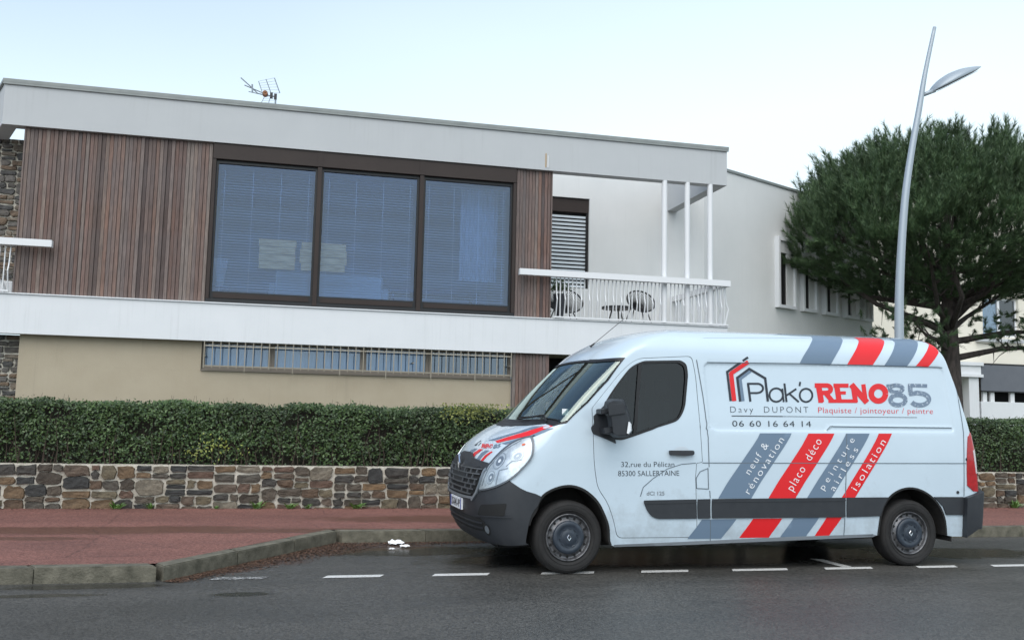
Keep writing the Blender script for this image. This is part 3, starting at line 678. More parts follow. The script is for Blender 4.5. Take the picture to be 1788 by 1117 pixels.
# wing, splayed back from the street
wd = np.array([sin(radians(63.7)), cos(radians(63.7)), 0]); wn = np.array([wd[1], -wd[0], 0])
W0 = np.array([wingx, YB, 0])
def wp(px, py): 
    p = atp(px, py, W0, wn); return (p-W0)@wd, p[2]
def wbox(name, m, s0, s1, o0, o1, z0, z1, parent=None):
    q = MB(); q.poly([tuple(W0+wd*s+wn*o+np.array([0, 0, z0])) for s, o in ((s0, o0), (s1, o0), (s1, o1), (s0, o1))], (0, 0, z1-z0)); return q.build(name, m, parent or house)
WL = wp(1523, 560)[0]
wzt = wp(1330, 318)[1]
wbox('wing_wall', m_wall, 0.06, WL, 0, -.3, 0, wzt)
wbox('wing_body', m_wall, 0.06, WL, -.301, -7, 0, wzt-.05)
wbox('roof_cap', m_cap, -.3, WL+.03, .03, -.4, wzt+.001, wzt+.06)
# protruding window surrounds
zb = wp(1388, 542)[1]; zt_ = wp(1352, 413)[1]
for a, b in ((1353, 1384), (1396, 1421), (1434, 1458), (1470, 1493), (1502, 1517)):
    s0, s1 = wp(a, 530)[0], wp(b, 530)[0]; o = .13; t = .07
    q = MB()
    def fb(s_0, s_1, z_0, z_1, o0=0.002, o1=o): 
        q.poly([tuple(W0+wd*s+wn*oo+np.array([0, 0, z_0])) for s, oo in ((s_0, o0), (s_1, o0), (s_1, o1), (s_0, o1))], (0, 0, z_1-z_0))
    fb(s0, s0+t, zb, zt_); fb(s1-t, s1, zb, zt_); fb(s0+t, s1-t, zt_-t*1.3, zt_, o1=o-.002); fb(s0+t, s1-t, zb, zb+t, o1=o-.002)
    win = q.build('window_surround', m_white, house)
    wbox('shutter_box', m_wall, s0+t+.002, s1-t-.002, .01, .08, zt_-t*1.3-.28, zt_-t*1.3-.002, win)
    sm_ = s0+(s1-s0)*.55
    wbox('pane', m_black, s0+t+.002, s1-t-.002, .003, .03, zb+t+.001, zt_-t*1.3-.281, win)
    wbox('shutter_panel', m_wall, sm_, s1-t-.003, .032, .07, zb+t+.001, zt_-t*1.3-.282, win)
# columns
COLX = [at(px, 440, 16.04)[0] for px in (1160, 1200, 1240)]
for px in (1160, 1200, 1240):
    x = at(px, 440, 16.04)[0]
    q = MB(); q.lathe([(BT-.01, .052), (FB+.002, .052)], (x, 16.045, 0), 'z', 20); o = q.build('column', m_wpaint, house, smooth=True)
# railings
def baluster(P, out, kink, parent):
    """P foot point, out unit vector away from the terrace"""
    P = np.array(P, float); out = np.array(out, float); tang = np.array([out[1], -out[0], 0])
    zb_, zt2 = BT+.06, 3.985
    k = .075 if kink else 0
    prof = [(0, zb_), (k, zb_+.30), (k*.35, zb_+.42) if kink else (0, zb_+.42), (0, zt2)]
    q = MB(); w_ = .0075; d_ = .014
    for i in range(len(prof)-1):
        (o0, z0), (o1, z1) = prof[i], prof[i+1]
        V = []
        for (oo, zz) in ((o0, z0), (o1, z1)):
            for s, e in ((-w_, -d_), (w_, -d_), (w_, d_), (-w_, d_)): V.append(P*[1, 1, 0]+tang*s+out*(oo+e)+np.array([0, 0, zz]))
        q.add(V, [(0, 1, 5, 4), (1, 2, 6, 5), (2, 3, 7, 6), (3, 0, 4, 7), (0, 3, 2, 1), (4, 5, 6, 7)])
    q.build('baluster', m_wpaint, parent)
rail = MB(); rail.box(3.84, XR+.0, 15.86, 15.97, 3.985, 4.095); rail.box(XR-.11, XR, 15.971, YB-.01, 3.985, 4.095); rail.box(4.50, XR, 15.955, 15.985, BT+.03, BT+.058); rail.box(XR-.03, XR, 15.986, YB-.01, BT+.03, BT+.058)
rail = rail.build('railing', m_wpaint, house); tag(rail, 'white terrace railing with kinked bars at the right')
x = 4.55; i = 0
while x < XR-.02:
    if min(abs(x-c_) for c_ in COLX) > .085: baluster((x, 15.97, 0), (0, -1, 0), i % 2 == 0, rail)
    x += .077; i += 1
y = 16.08; i = 0
while y < YB-.05:
    baluster((XR-.015, y, 0), (1, 0, 0), i % 2 == 0, rail); y += .16; i += 1
xr = at(91, 429, 15.9)[0]
rail2 = MB(); rail2.box(-6.0, xr, 15.86, 15.97, 3.985, 4.095); rail2.box(-6.0, -4.50, 15.955, 15.985, BT+.03, BT+.058)
rail2 = rail2.build('railing', m_wpaint, house); tag(rail2, 'white railing end overlapping the timber at the left')
x = -5.9; i = 0
while x < -4.5:
    baluster((x, 15.97, 0), (0, -1, 0), i % 2 == 0, rail2); x += .077; i += 1
# rubble stone wall at the left end
sx = at(43, 330, 17.0)[0]; stz = at(20, 243, 17.0)[2]
stone_wall(house, -8.0, sx+.35, BT-.01, stz, 17.0, 21, m_stone2, lambda x, z: x > sx-.75, partmax=120, wmax=.3, hmax=.13, wallname='upper_stone_backing')
stone_wall(house, -8.0, wx0-.01, 0, BB-.002, 16.35, 22, m_stone2, lambda x, z: x > -5.0 and z > 1.4, partmax=60, wmax=.3, hmax=.13, wallname='lower_stone_backing')
# marks on the fascia
for px, a, b, m_ in ((953.5, 268, 292, mat('foam', (.45, .30, .14), .8)), (957, 272, 293, m_wpaint)):
    p = at(px, a, 15.995); q_ = at(px, b, 15.995); q = MB(); q.box(p[0]-.008, p[0]+.008, 15.988, 15.9995, q_[2], p[2]); q.build('fascia_mark', m_, house)
# soffit boards under the ring, left
0 and slab('soffit', m_soffit, FB-.012, FB-.001, [(XL+.16, 16.225), (-4.5, 16.225), (-4.52, 17.1), tuple(e1*.35+np.array([XL, 16])*.65+np.array([.2, 0]))])

# ------------------------------------------------------------------ things on the house
ant = thing('tv_antenna', tuple(at(473, 186, 17.2)), 'small grid tv antenna on the flat roof above the left window', 'antenna')
AY = 17.2
def A(cx, cy): return tuple(at(400+cx/11.17, 110+cy/11.17, AY))
q = MB(); q.tube([A(900, 870), A(908, 660)], .016, 8); q.build('mast', m_steel, ant)
q = MB(); q.tube([A(905, 665), A(560, 600), A(440, 480), A(230, 292)], .010, 6); q.tube([A(660, 590), A(300, 435)], .009, 6); q.tube([A(640, 620), A(380, 560)], .007, 6)
q.tube([A(450, 420), A(455, 580)], .016, 6); q.build('boom', m_steel, ant)
q = MB()
q.tube([A(575, 360), A(640, 560)], .007, 6); q.tube([A(720, 320), A(810, 570)], .008, 6); q.tube([A(885, 295), A(990, 590)], .009, 6)
q.tube([A(690, 660), A(600, 830)], .007, 6); q.tube([A(800, 690), A(745, 850)], .007, 6)
for k in range(6):
    t = k/5; q.tube([A(575+65*t, 360+200*t), A(885+105*t, 295+295*t)], .003, 4)
for k in range(5):
    t = k/4; q.tube([A(690-70*t, 670+140*t), A(880, 640+190*t)], .0025, 4)
q.build('reflector_grid', m_steel, ant)
c = np.array(A(705, 600)); q = MB(); q.lathe([(-.06, .01), (-.06, .045), (.05, .055), (.06, .01)], c, 'y', 10); q.build('feed_box', m_ant, ant)
for xx, yy in ((825, 640), (905, 660)):
    c = np.array(A(xx, yy)); q = MB(); q.box(c[0]-.025, c[0]+.025, c[1]-.03, c[1]+.03, c[2]-.05, c[2]+.05); q.build('clamp', m_chair, ant)
ac = thing('air_conditioner', (-4.95, 16.75, BT), 'white outdoor air conditioning unit on the left terrace', 'air conditioner')
p0 = at(22, 491, 16.6)
q = MB(); q.box(p0[0]-.85, p0[0], 16.6, 16.95, BT+.02, p0[2], bev=.01); q.build('casing', m_wpaint, ac)
q = MB(); c = (p0[0]-.3, 16.597, (BT+p0[2])/2); q.lathe([(0, .20), (-.012, .20), (-.012, .18), (0, .18)], c, 'y', 24); q.build('fan_grille', m_grey, ac)
# chairs on the terrace
def strap_chair(px, py, rx, ry, Y, lab, flip=1):
    c = np.array(at(px, py, Y)); t = thing('terrace_chair', (c[0], Y, BT), lab, 'chair', 'black string chairs on the terrace')
    s = Y/CAM['f']; RX, RZ = rx*s*1.02, ry*s*1.05
    tilt = .30
    ring = [(c[0]+RX*cos(a), Y+RZ*sin(a)*tilt+flip*0, c[2]+RZ*sin(a)+.10*RX*cos(a)*flip) for a in np.linspace(0, 2*pi, 29)]
    q = MB(); q.tube(ring, .016, 6, cap=False); q.build('frame', m_chair, t, smooth=True)
    hub = np.array([c[0], Y+.28, c[2]-RZ*.55]); q = MB()
    for k in range(56):
        a = 2*pi*k/56; p = np.array([c[0]+RX*cos(a), Y+RZ*sin(a)*tilt, c[2]+RZ*sin(a)+.10*RX*cos(a)*flip]); q.tube([p, p*.5+hub*.5+np.array([0, .04, 0]), hub], .0055, 4)
    tag(q.build('seat_cords', m_chair, t), kind='stuff')
    for sx_, sy_ in ((-1, -1), (1, -1), (-1, 1), (1, 1)):
        q = MB(); q.tube([(c[0]+sx_*RX*.45, Y+.15+sy_*.12, c[2]-RZ*.75), (c[0]+sx_*RX*.85, Y+.15+sy_*.22, BT)], .011, 6); q.build('leg', m_chair, t)
strap_chair(1119, 526, 27, 19, 17.1, 'black string chair right of the small table, nearer the columns', -1)
strap_chair(984, 524, 36, 22, 17.0, 'black string chair beside the planter in the left corner of the terrace', -1)
c0 = at(1052, 536, 17.1); c1 = at(1102, 537, 17.1)
t = thing('terrace_table', ((c0[0]+c1[0])/2, 17.1, BT), 'low black table between the two string chairs', 'table')
q = MB(); q.lathe([(c0[2]-.03, .01), (c0[2]-.03, (c1[0]-c0[0])/2), (c0[2]+.015, (c1[0]-c0[0])/2), (c0[2]+.015, .01)], ((c0[0]+c1[0])/2, 17.1, 0), 'z', 24); q.build('tabletop', m_chair, t)
for a in (0.4, 2.5, 4.6): q = MB(); cx = (c0[0]+c1[0])/2; q.tube([(cx+.10*cos(a), 17.1+.10*sin(a), c0[2]-.03), (cx+.2*cos(a), 17.1+.2*sin(a), BT)], .014, 6); q.build('leg', m_chair, t)
c = at(977, 553, 16.6)
t = thing('planter', (c[0], 16.6, BT), 'tall dark planter with a small green plant behind the railing', 'planter')
q = MB(); q.lathe([(BT, .08), (BT+.55, .13), (BT+.55, .115), (BT+.5, .11)], (c[0], 16.6, 0), 'z', 20); q.build('pot', m_pot, t, smooth=False)
# ------------------------------------------------------------------ leaves
def leaf_mesh(name, P, Nrm, size, m, parent, seed, asp=.5, fold=.25):
    """one pointed folded leaf (4 corners) at each point"""
    r = np.random.default_rng(seed); n = len(P); P = np.asarray(P, float); Nn = np.asarray(Nrm, float); Nn /= np.linalg.norm(Nn, axis=1)[:, None]+1e-9
    d = r.normal(size=(n, 3)); d -= (d*Nn).sum(1)[:, None]*Nn; d /= np.linalg.norm(d, axis=1)[:, None]
    e = np.cross(Nn, d); s = (size*r.uniform(.6, 1.35, n))[:, None]
    V = np.stack([P-d*s*.5, P+e*s*asp*.5+Nn*s*fold*.3, P+d*s*.5, P-e*s*asp*.5+Nn*s*fold*.3], 1).reshape(-1, 3)
    if parent is not None: V = V-ORG[parent.name]
    i = np.arange(n)*4
    F = np.stack([i, i+1, i+2, i, i+2, i+3], 1).reshape(-1, 3)
    me = bpy.data.meshes.new(name); me.vertices.add(len(V)); me.vertices.foreach_set('co', V.ravel())
    me.loops.add(F.size); me.loops.foreach_set('vertex_index', F.ravel().astype(np.int32))
    me.polygons.add(len(F)); me.polygons.foreach_set('loop_start', np.arange(0, F.size, 3, dtype=np.int32)); me.polygons.foreach_set('loop_total', np.full(len(F), 3, dtype=np.int32))
    me.update(calc_edges=True); me.materials.append(m); o = bpy.data.objects.new(name, me); col.objects.link(o); o.parent = parent
    ORG[o.name] = ORG[parent.name] if parent is not None else np.zeros(3); return tag(o, kind='stuff')
def fract_noise(x, y, s):
    return (np.sin(x*1.7*s+1.3*np.sin(y*2.3*s))+np.sin(y*2.9*s+x*.9*s+2)+np.sin(x*4.1*s-y*3.3*s+.7)*.6)/2.6
hedge = thing('hedge', (2, 13.7, .7), 'long clipped dark green hedge on top of the stone wall', 'hedge')
r = np.random.default_rng(5)
HX0, HX1, HZ0, HZ1, HYF, HYB = -8, 17, .675, 1.55, 13.24, 14.05
def htop(x): return HZ1+.004*(x-2)+.018*np.sin(x*3.1)+.012*np.sin(x*7.7+1)
def hedge_pts(n, x0, x1):
    x = r.uniform(x0, x1, n); z = HZ0+(htop(x)-HZ0)*r.random(n)**.85
    thin = np.clip((HZ0+.30-z)/.30, 0, 1)              # sparser low down where the stems show
    bulge = .05*fract_noise(x, z, 2.2)+.03*fract_noise(x+9, z*1.3, 6.)
    dep = np.abs(r.normal(0, .06, n))
    y = HYF+.05-bulge+dep+thin*.10*r.random(n)
    keep = r.random(n) > thin*.45
    keep &= ~((fract_noise(x*1.4+3, z*2.0, 1.7)+.35*fract_noise(x*3+1, z*5., 2.) > .58) & (r.random(n) < .78))
    return x[keep], y[keep], z[keep]
X, Y_, Z = hedge_pts(66000, HX0, HX1)
Z = Z+.02*r.random(len(Z))
Y_ = Y_+.10*np.clip((Z-HZ1+.13)/.13, 0, 1.2)**2
n = len(X); Nr = np.stack([r.normal(0, .55, n), -np.abs(r.normal(.8, .4, n)), r.normal(.35, .55, n)], 1)
leaf_mesh('foliage', np.stack([X, Y_, Z], 1), Nr, .045, m_hedge, hedge, 6, asp=.55)
n = 42000; x = r.uniform(HX0, HX1, n); y = r.uniform(HYF+.08, HYB, n); z = htop(x)-.02-np.abs(r.normal(0, .05, n))+.028*fract_noise(x, y*2, 4.)
spk = r.random(n) < .05; z = z+spk*r.uniform(0, .06, n)
leaf_mesh('foliage', np.stack([x, y, z], 1), np.stack([r.normal(0, .6, n), r.normal(-.5, .5, n), np.abs(r.normal(.6, .4, n))], 1), .044, m_hedge, hedge, 7)
for k, (px, py, sx, sz, cnt) in enumerate([(815, 718, .22, .07, 330), (850, 712, .15, .05, 90), (372, 780, .17, .08, 75), (340, 792, .1, .04, 25)]):
    c = at(px, py, HYF); x = r.normal(c[0], sx, cnt); z = np.clip(r.normal(c[2], sz, cnt), HZ0+.02, HZ1+.06)
    leaf_mesh('yellow_foliage', np.stack([x, HYF-.01+r.normal(0, .025, cnt), z], 1), np.stack([r.normal(0, .5, cnt), -np.ones(cnt), r.normal(.4, .5, cnt)], 1), .04, m_yellow, hedge, 20+k)
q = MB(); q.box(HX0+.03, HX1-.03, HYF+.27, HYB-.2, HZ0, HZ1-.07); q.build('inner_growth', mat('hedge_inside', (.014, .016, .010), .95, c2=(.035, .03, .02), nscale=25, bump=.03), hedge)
q = MB()
for i in range(420):
    x = RND.uniform(HX0, HX1); y = HYF+RND.uniform(.06, .22); z1 = HZ0+RND.uniform(.3, .75); q.tube([(x, y, HZ0-.02), (x+RND.uniform(-.06, .06), y-.02, HZ0+.2), (x+RND.uniform(-.15, .15), y+RND.uniform(-.05, .03), z1)], [.009, .006, .003], 4)
tag(q.build('stems', m_twig, hedge), kind='stuff')
q = MB()
for i in range(70):
    x = RND.uniform(-4, 13); z = float(htop(np.array([x]))[0]); q.tube([(x, HYF+RND.uniform(.1, .5), z-.08), (x+RND.uniform(-.02, .02), HYF+.3, z+RND.uniform(.03, .09))], .002, 3)
tag(q.build('stray_shoots', m_twig, hedge), kind='stuff')
# planter greenery
pl = bpy.data.objects['planter']; n = 260
P = np.stack([r.normal(c0[0]*0+ORG['planter'][0], .10, n), r.normal(16.6, .1, n), BT+.62+np.abs(r.normal(0, .10, n))], 1)
leaf_mesh('foliage', P, r.normal(size=(n, 3)), .06, m_hedge, pl, 33)
# weeds at the wall foot
def weed(px, py, s, lab, seed, Y=13.12):
    c = at(px, py, Y); t = thing('weed', (c[0], Y, KH), lab, 'weed', 'weeds at the foot of the stone wall')
    rr = random.Random(seed); q = MB()
    for i in range(int(26*s/.12)+12):
        a = rr.uniform(0, 2*pi); L_ = s*rr.uniform(.5, 1.15); x0 = c[0]+rr.uniform(-.3, .3)*s; y0 = Y+rr.uniform(-.25, .1)*s
        tip = np.array([x0+cos(a)*L_*.9, y0+sin(a)*L_*.5-.02, KH+L_*rr.uniform(.35, .9)]); b0 = np.array([x0, y0, KH-.003]); mid = (b0+tip)/2+np.array([0, 0, L_*.15]); sd = np.array([-sin(a), cos(a)*.5, .3])*.10*L_
        q.add([b0, mid+sd, tip, mid-sd], [(0, 1, 2, 3)])
    q.build('leaves', m_weed, t)
for i, (px, s, lab) in enumerate([(203, .13, 'green weed at the wall foot, leftmost in the row'), (262, .09, 'small weed right of the leftmost one at the wall foot'), (378, .06, 'tiny weed at the wall foot below the tall brown stone'), (448, .13, 'broad weed at the wall foot below the yellow hedge patch'), (506, .11, 'weed third from the van nose at the wall foot'), (538, .08, 'small pale weed second from the van nose at the wall foot'), (622, .14, 'leafy star shaped weed at the wall foot nearest the van nose'), (1771, .16, 'weed clump at the wall foot right of the van tail')]):
    weed(px, 884, s, lab, 50+i)

# ------------------------------------------------------------------ pine
def pine():
    TY = 19.0; base = np.array([at(1660, 600, TY)[0], TY, .25])
    t = thing('pine_tree', tuple(base), 'broad umbrella pine with dark dense crown behind the street lamp', 'tree')
    q = MB(); top = base+np.array([.1, 0, 4.6])
    q.tube([base, base+np.array([.02, 0, 1.2]), base+np.array([.0, 0, 2.6]), base+np.array([-.05, 0, 3.6]), base+np.array([.05, 0, 4.8]), base+np.array([.0, 0, 6.5])], [.30, .24, .205, .20, .15, .06], 14)
    q.build('trunk', m_bark, t, smooth=True)
    rr = random.Random(3); cx, cy = base[0]+.0, TY+.2; r_ = np.random.default_rng(12)
    RX, RY = 4.05, 3.3
    def zlow(d): return 4.25+1.1*d**2.4+.15*(1-d)         # underside of the crown
    def ztop(d): return 8.30-2.7*d**2.6
    limbs = MB()
    for i in range(26):
        a = rr.uniform(0, 2*pi); d = rr.uniform(.55, .98); e = np.array([cx+RX*d*cos(a), cy+RY*d*sin(a), 0]); e[2] = zlow(d)+(ztop(d)-zlow(d))*rr.uniform(.1, .75)
        z0 = base[2]+rr.uniform(3.2, 5.6); s = np.array([base[0], TY, z0]); m1 = s*.55+e*.45+np.array([rr.uniform(-.3, .3), rr.uniform(-.3, .3), -.25]); m2 = s*.2+e*.8+np.array([rr.uniform(-.2, .2), 0, .05])
        limbs.tube([s, m1, m2, e], [.085, .055, .03, .012], 6)
        for k in range(5):
            f = rr.uniform(.3, .95); p = s*(1-f)+e*f; g = p+np.array([rr.uniform(-.8, .8), rr.uniform(-.8, .8), rr.uniform(-.1, .8)]); limbs.tube([p, p*.5+g*.5+np.array([0, 0, .08]), g], [.025, .016, .007], 5)
    for sx_, zz, ln in ((1, 3.55, 3.4), (1, 3.15, 3.0), (-1, 3.7, 2.2), (-1, 3.3, 1.3)):     # low near horizontal limbs
        s = np.array([base[0], TY, base[2]+zz-.35]); e = s+np.array([sx_*ln, -.5, .55]); limbs.tube([s, s*.6+e*.4+np.array([0, 0, .05]), s*.3+e*.7+np.array([0, 0, -.05]), e], [.085, .06, .04, .015], 7)
        for k in range(16):
            f = rr.uniform(.25, 1); p = s*(1-f)+e*f; g = p+np.array([rr.uniform(-.5, .5), rr.uniform(-.5, .5), rr.uniform(-.4, .45)]); limbs.tube([p, p*.5+g*.5+np.array([0, 0, .06]), g], [.014, .009, .004], 4)
    limbs.build('limbs', m_bark, t)
    # shoots: each a bottle brush of needles; surface ones point up and out
    S = []
    def lump(a): return 1+.07*np.sin(a*5+1)+.05*np.sin(a*11+2)+.03*np.sin(a*17)
    n = 8000
    for i in range(n):
        a = rr.uniform(0, 2*pi); d = sqrt(rr.random())*lump(a); dd = min(d, 1)
        lo, hi = zlow(dd), ztop(dd)+.22*sin(a*7+dd*9)+.16*sin(a*13+dd*17)
        u = rr.random(); f = 1-abs(rr.gauss(0, .16)) if u < .45 else (abs(rr.gauss(0, .08)) if u < .62 else rr.random())
        f = max(0, min(1, f)); z = lo+(hi-lo)*f
        p = np.array([cx+RX*d*cos(a), cy+RY*d*sin(a), z])
        out = np.array([cos(a)*d*.75, sin(a)*d*.75, .95 if f > .3 else .25])+np.array([rr.gauss(0, .22), rr.gauss(0, .22), rr.gauss(0, .1)])
        S.append((p, out/np.linalg.norm(out), rr.uniform(.24, .46) if f > .75 else rr.uniform(.2, .36)))
    for i in range(620):                      # long upright candles on the outside of the crown
        a = rr.uniform(0, 2*pi); d = (.35+.65*sqrt(rr.random()))*lump(a); dd = min(d, 1)
        z = zlow(dd)+(ztop(dd)+.22*sin(a*7+dd*9)-zlow(dd))*rr.uniform(.80, 1.0); p = np.array([cx+RX*d*cos(a), cy+RY*d*sin(a), z])
        out = np.array([cos(a)*d*.55, sin(a)*d*.55, 1.0])+np.array([rr.gauss(0, .15), rr.gauss(0, .15), 0]); 
        for k in range(2): S.append((p+out/np.linalg.norm(out)*.22*k, out/np.linalg.norm(out), rr.uniform(.38, .6)))
    for i in range(220):                      # sparse tufts hanging below on the low limbs
        sx_ = rr.choice([-1, 1, 1]); p = np.array([base[0]+sx_*rr.uniform(.4, 2.4 if sx_ < 0 else 3.3), TY+rr.uniform(-1.2, .3), base[2]+rr.uniform(2.95, 4.0)])
        out = np.array([rr.gauss(0, .6), rr.gauss(0, .4), rr.gauss(-.1, .5)]); S.append((p, out/np.linalg.norm(out), rr.uniform(.14, .26)))
    P = np.array([s[0] for s in S]); D = np.array([s[1] for s in S]); Ls = np.array([s[2] for s in S])
    NN = 68; k = len(S); f = r_.uniform(0.05, 1, (k, NN)); root = P[:, None]+D[:, None]*(Ls[:, None]*f)[..., None]
    rv = r_.normal(size=(k, NN, 3)); rv -= (rv*D[:, None]).sum(-1)[..., None]*D[:, None]; rv /= np.linalg.norm(rv, axis=-1)[..., None]
    nd = rv*.60+D[:, None]*r_.uniform(.6, 1.3, (k, NN))[..., None]; nd /= np.linalg.norm(nd, axis=-1)[..., None]
    ln = r_.uniform(.11, .18, (k, NN))[..., None]; wdt = np.cross(nd, r_.normal(size=(k, NN, 3))); wdt /= np.linalg.norm(wdt, axis=-1)[..., None]
    V = np.stack([root-wdt*.0058, root+wdt*.0058, root+nd*ln], 2).reshape(-1, 3)-ORG[t.name]
    nf = k*NN; me = bpy.data.meshes.new('crown'); me.vertices.add(nf*3); me.vertices.foreach_set('co', V.ravel()); me.loops.add(nf*3); me.loops.foreach_set('vertex_index', np.arange(nf*3, dtype=np.int32))
    me.polygons.add(nf); me.polygons.foreach_set('loop_start', np.arange(0, nf*3, 3, dtype=np.int32)); me.polygons.foreach_set('loop_total', np.full(nf, 3, dtype=np.int32)); me.update(calc_edges=True)
    me.materials.append(m_needle); o = bpy.data.objects.new('crown', me); col.objects.link(o); o.parent = t; ORG['crown'] = ORG[t.name]; tag(o, kind='stuff')
pine()

# ------------------------------------------------------------------ street lamp
LY = 12.2
def LP_(x, y): return tuple(at(x, y, LY))
f0 = LP_(1570, 580)
lamp = thing('street_lamp', (f0[0]-.02, LY, KH), 'tall pale grey curved street lamp behind the van', 'street lamp')
pts = [(f0[0]-.01, LY, KH), (f0[0]-.01, LY, 1.2), LP_(1570, 580), LP_(1572, 470), LP_(1580, 350), LP_(1592, 262), LP_(1605, 190), LP_(1615, 130), LP_(1632, 48)]
pts2 = []; rr_ = []
rad = [.075, .073, .068, .062, .056, .05, .046, .036, .027]
for i in range(len(pts)-1):
    for k in range(4):
        t = k/4; P0, P1, P2, P3 = [np.array(pts[min(max(j, 0), len(pts)-1)]) for j in (i-1, i, i+1, i+2)]
        pts2.append(.5*((2*P1)+(-P0+P2)*t+(2*P0-5*P1+4*P2-P3)*t*t+(-P0+3*P1-3*P2+P3)*t**3)); rr_.append(rad[i]*(1-t)+rad[i+1]*t)
pts2.append(np.array(pts[-1])); rr_.append(rad[-1])
q = MB(); q.tube(pts2, rr_, 16); q.build('pole', m_lamp, lamp, smooth=True)
q = MB(); q.lathe([(KH, .13), (KH+.02, .13), (KH+.03, .08), (KH+.25, .078)], (f0[0]-.01, LY, 0), 'z', 18); q.build('base_collar', m_lamp, lamp)
a_ = np.array(LP_(1612, 166)); b_ = np.array(LP_(1632, 158)); q = MB(); q.tube([a_, b_], [.03, .035], 10); q.build('arm', m_lamp, lamp, smooth=True)
# leaf shaped head: a flattened shell from near the pole to the tip
h0, h1 = np.array(LP_(1626, 161)), np.array(LP_(1713, 117)); ax = (h1-h0); Lh = np.linalg.norm(ax); ax /= Lh; sdv = np.array([0, 1., 0]); upv = np.cross(ax, sdv); upv *= np.sign(upv[2])
V = []; F = []; Vl = []; nu, nv = 22, 20
for i in range(nu+1):
    t = i/nu; wv = .25*(sin(pi*min(1, t**.72)))**.7+.004 if 0 < t < 1 else .003
    hup = .14*(sin(pi*t**.8))**.9 if 0 < t < 1 else .002
    for j in range(nv):
        a = 2*pi*j/nv; z = sin(a); V.append(h0+ax*Lh*t+sdv*wv*cos(a)+upv*(hup*z if z > 0 else .025*z*min(1, 6*t*(1-t))))
for i in range(nu):
    for j in range(nv): F.append((i*nv+j, i*nv+(j+1) % nv, (i+1)*nv+(j+1) % nv, (i+1)*nv+j))
mk('lamp_head', V, F, m_lamp, lamp, smooth=True)
V = []
for j in range(24):
    a = 2*pi*j/24; V.append(h0+ax*Lh*(.50+.38*cos(a))+sdv*.19*sin(a)-upv*.030)
V2 = [v-upv*.006 for v in V]
mk('lens', V+V2, [tuple(range(24)), tuple(range(47, 23, -1))]+[(i, (i+1) % 24, 24+(i+1) % 24, 24+i) for i in range(24)], m_lens, lamp)

# ------------------------------------------------------------------ cream building at the right
BY = 30.0
cb = thing('cream_building', (at(1700, 700, BY)[0], BY, 0), 'cream rendered building beyond the pine with a grey blind over its porch', 'building')
def B(px, py, Y=BY): return at(px, py, Y)
x0 = B(1490, 600)[0]
# wall round the upper window opening
wx0_, wx1_ = B(1716, 560)[0], B(1779, 560)[0]; wz0, wz1 = B(1745, 588)[2], B(1745, 520)[2]
cz = B(1700, 634)[2]
sub('wall', cb, m_cream, (x0, wx0_, BY, BY+.3, cz, 11), (wx1_, 50, BY, BY+.3, cz, 11), (wx0_, wx1_, BY, BY+.3, cz, wz0), (wx0_, wx1_, BY, BY+.3, wz1, 11))
sub('building_body', cb, m_cream, (x0, 50, BY+.31, BY+9, .1, 10.9))
def small_window(a, b, z0, z1, parent, lab=None):
    t = .07; q = MB(); y = BY+.12
    q.box(a, b, y, y+.07, z0, z0+t); q.box(a, b, y, y+.07, z1-t, z1); q.box(a, a+t, y, y+.07, z0+t+.001, z1-t-.001); q.box(b-t, b, y, y+.07, z0+t+.001, z1-t-.001)
    m_ = (a+b)/2; q.box(m_-.05, m_+.05, y-.003, y+.068, z0+t+.001, z1-t-.001); w_ = q.build('window', m_wpaint, parent)
    for a2_, b2_ in ((a+t, m_-.05), (m_+.05, b-t)): q = MB(); q.box(a2_, b2_, y+.03, y+.038, z0+t, z1-t); q.build('pane', m_pane2, w_)
    q = MB(); q.box(a+.05, b-.05, y+.08, y+.1, z0, z1); q.build('room_shade', mat('window_dark', (.03, .04, .045), .6), w_)
    return w_
small_window(wx0_, wx1_, wz0, wz1, cb)
sub('window_sill', cb, m_grey, (B(1702, 596)[0], B(1784, 596)[0], BY-.22, BY-.002, B(1740, 598)[2], B(1740, 592)[2]), bev=.02)
sub('window_sill', cb, m_grey, (B(1600, 565)[0], B(1636, 565)[0], BY-.18, BY-.002, B(1620, 568)[2], B(1620, 562)[2]), bev=.02)
# porch
py0 = BY-1.2
pz = lambda y, Y=py0: at(1700, y, Y)[2]
sub('porch_fascia', cb, m_white, (B(1600, 650, py0)[0], B(1713, 650, py0)[0], py0, BY-.002, pz(654), pz(635)))
sub('porch_moulding', cb, m_white, (B(1600, 650, py0)[0]-.05, B(1714, 650, py0)[0]+.05, py0-.06, py0-.001, pz(638), pz(632)))
sub('porch_moulding', cb, m_white, (B(1600, 650, py0)[0]-.05, B(1714, 650, py0)[0]+.03, py0-.06, py0-.001, pz(658), pz(653)))
sub('porch_column', cb, m_white, (B(1694, 690, py0)[0], B(1711, 690, py0)[0], py0+.04, py0+.5, .2, pz(658)-.002))
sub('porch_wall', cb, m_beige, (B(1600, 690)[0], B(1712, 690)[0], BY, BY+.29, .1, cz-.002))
awn = sub('blind', cb, mat('awning_grey', (.115, .125, .145), .7, c2=(.13, .14, .16), nscale=3), (B(1713, 650, py0)[0]+.01, 44, py0+.02, py0+.06, pz(681), pz(636)))
sub('blind_edge', cb, m_black, (B(1713, 650, py0)[0]+.01, 44, py0, py0+.019, pz(683), pz(681)))
sub('porch_roof', cb, m_white, (B(1713, 650, py0)[0]+.01, 44, py0+.07, BY-.002, pz(640), pz(636)))
pw = thing_y = sub('parapet', cb, m_white, (B(1713, 650, py0)[0]+.01, 44, py0+.05, py0+.3, .1, pz(700)))
for a, b in ((1720, 1727), (1733, 1740), (1768, 1775)): sub('porch_post', cb, m_wpaint, (B(a, 690, py0)[0], B(b, 690, py0)[0], py0+.1, py0+.2, pz(700)+.001, pz(683)))
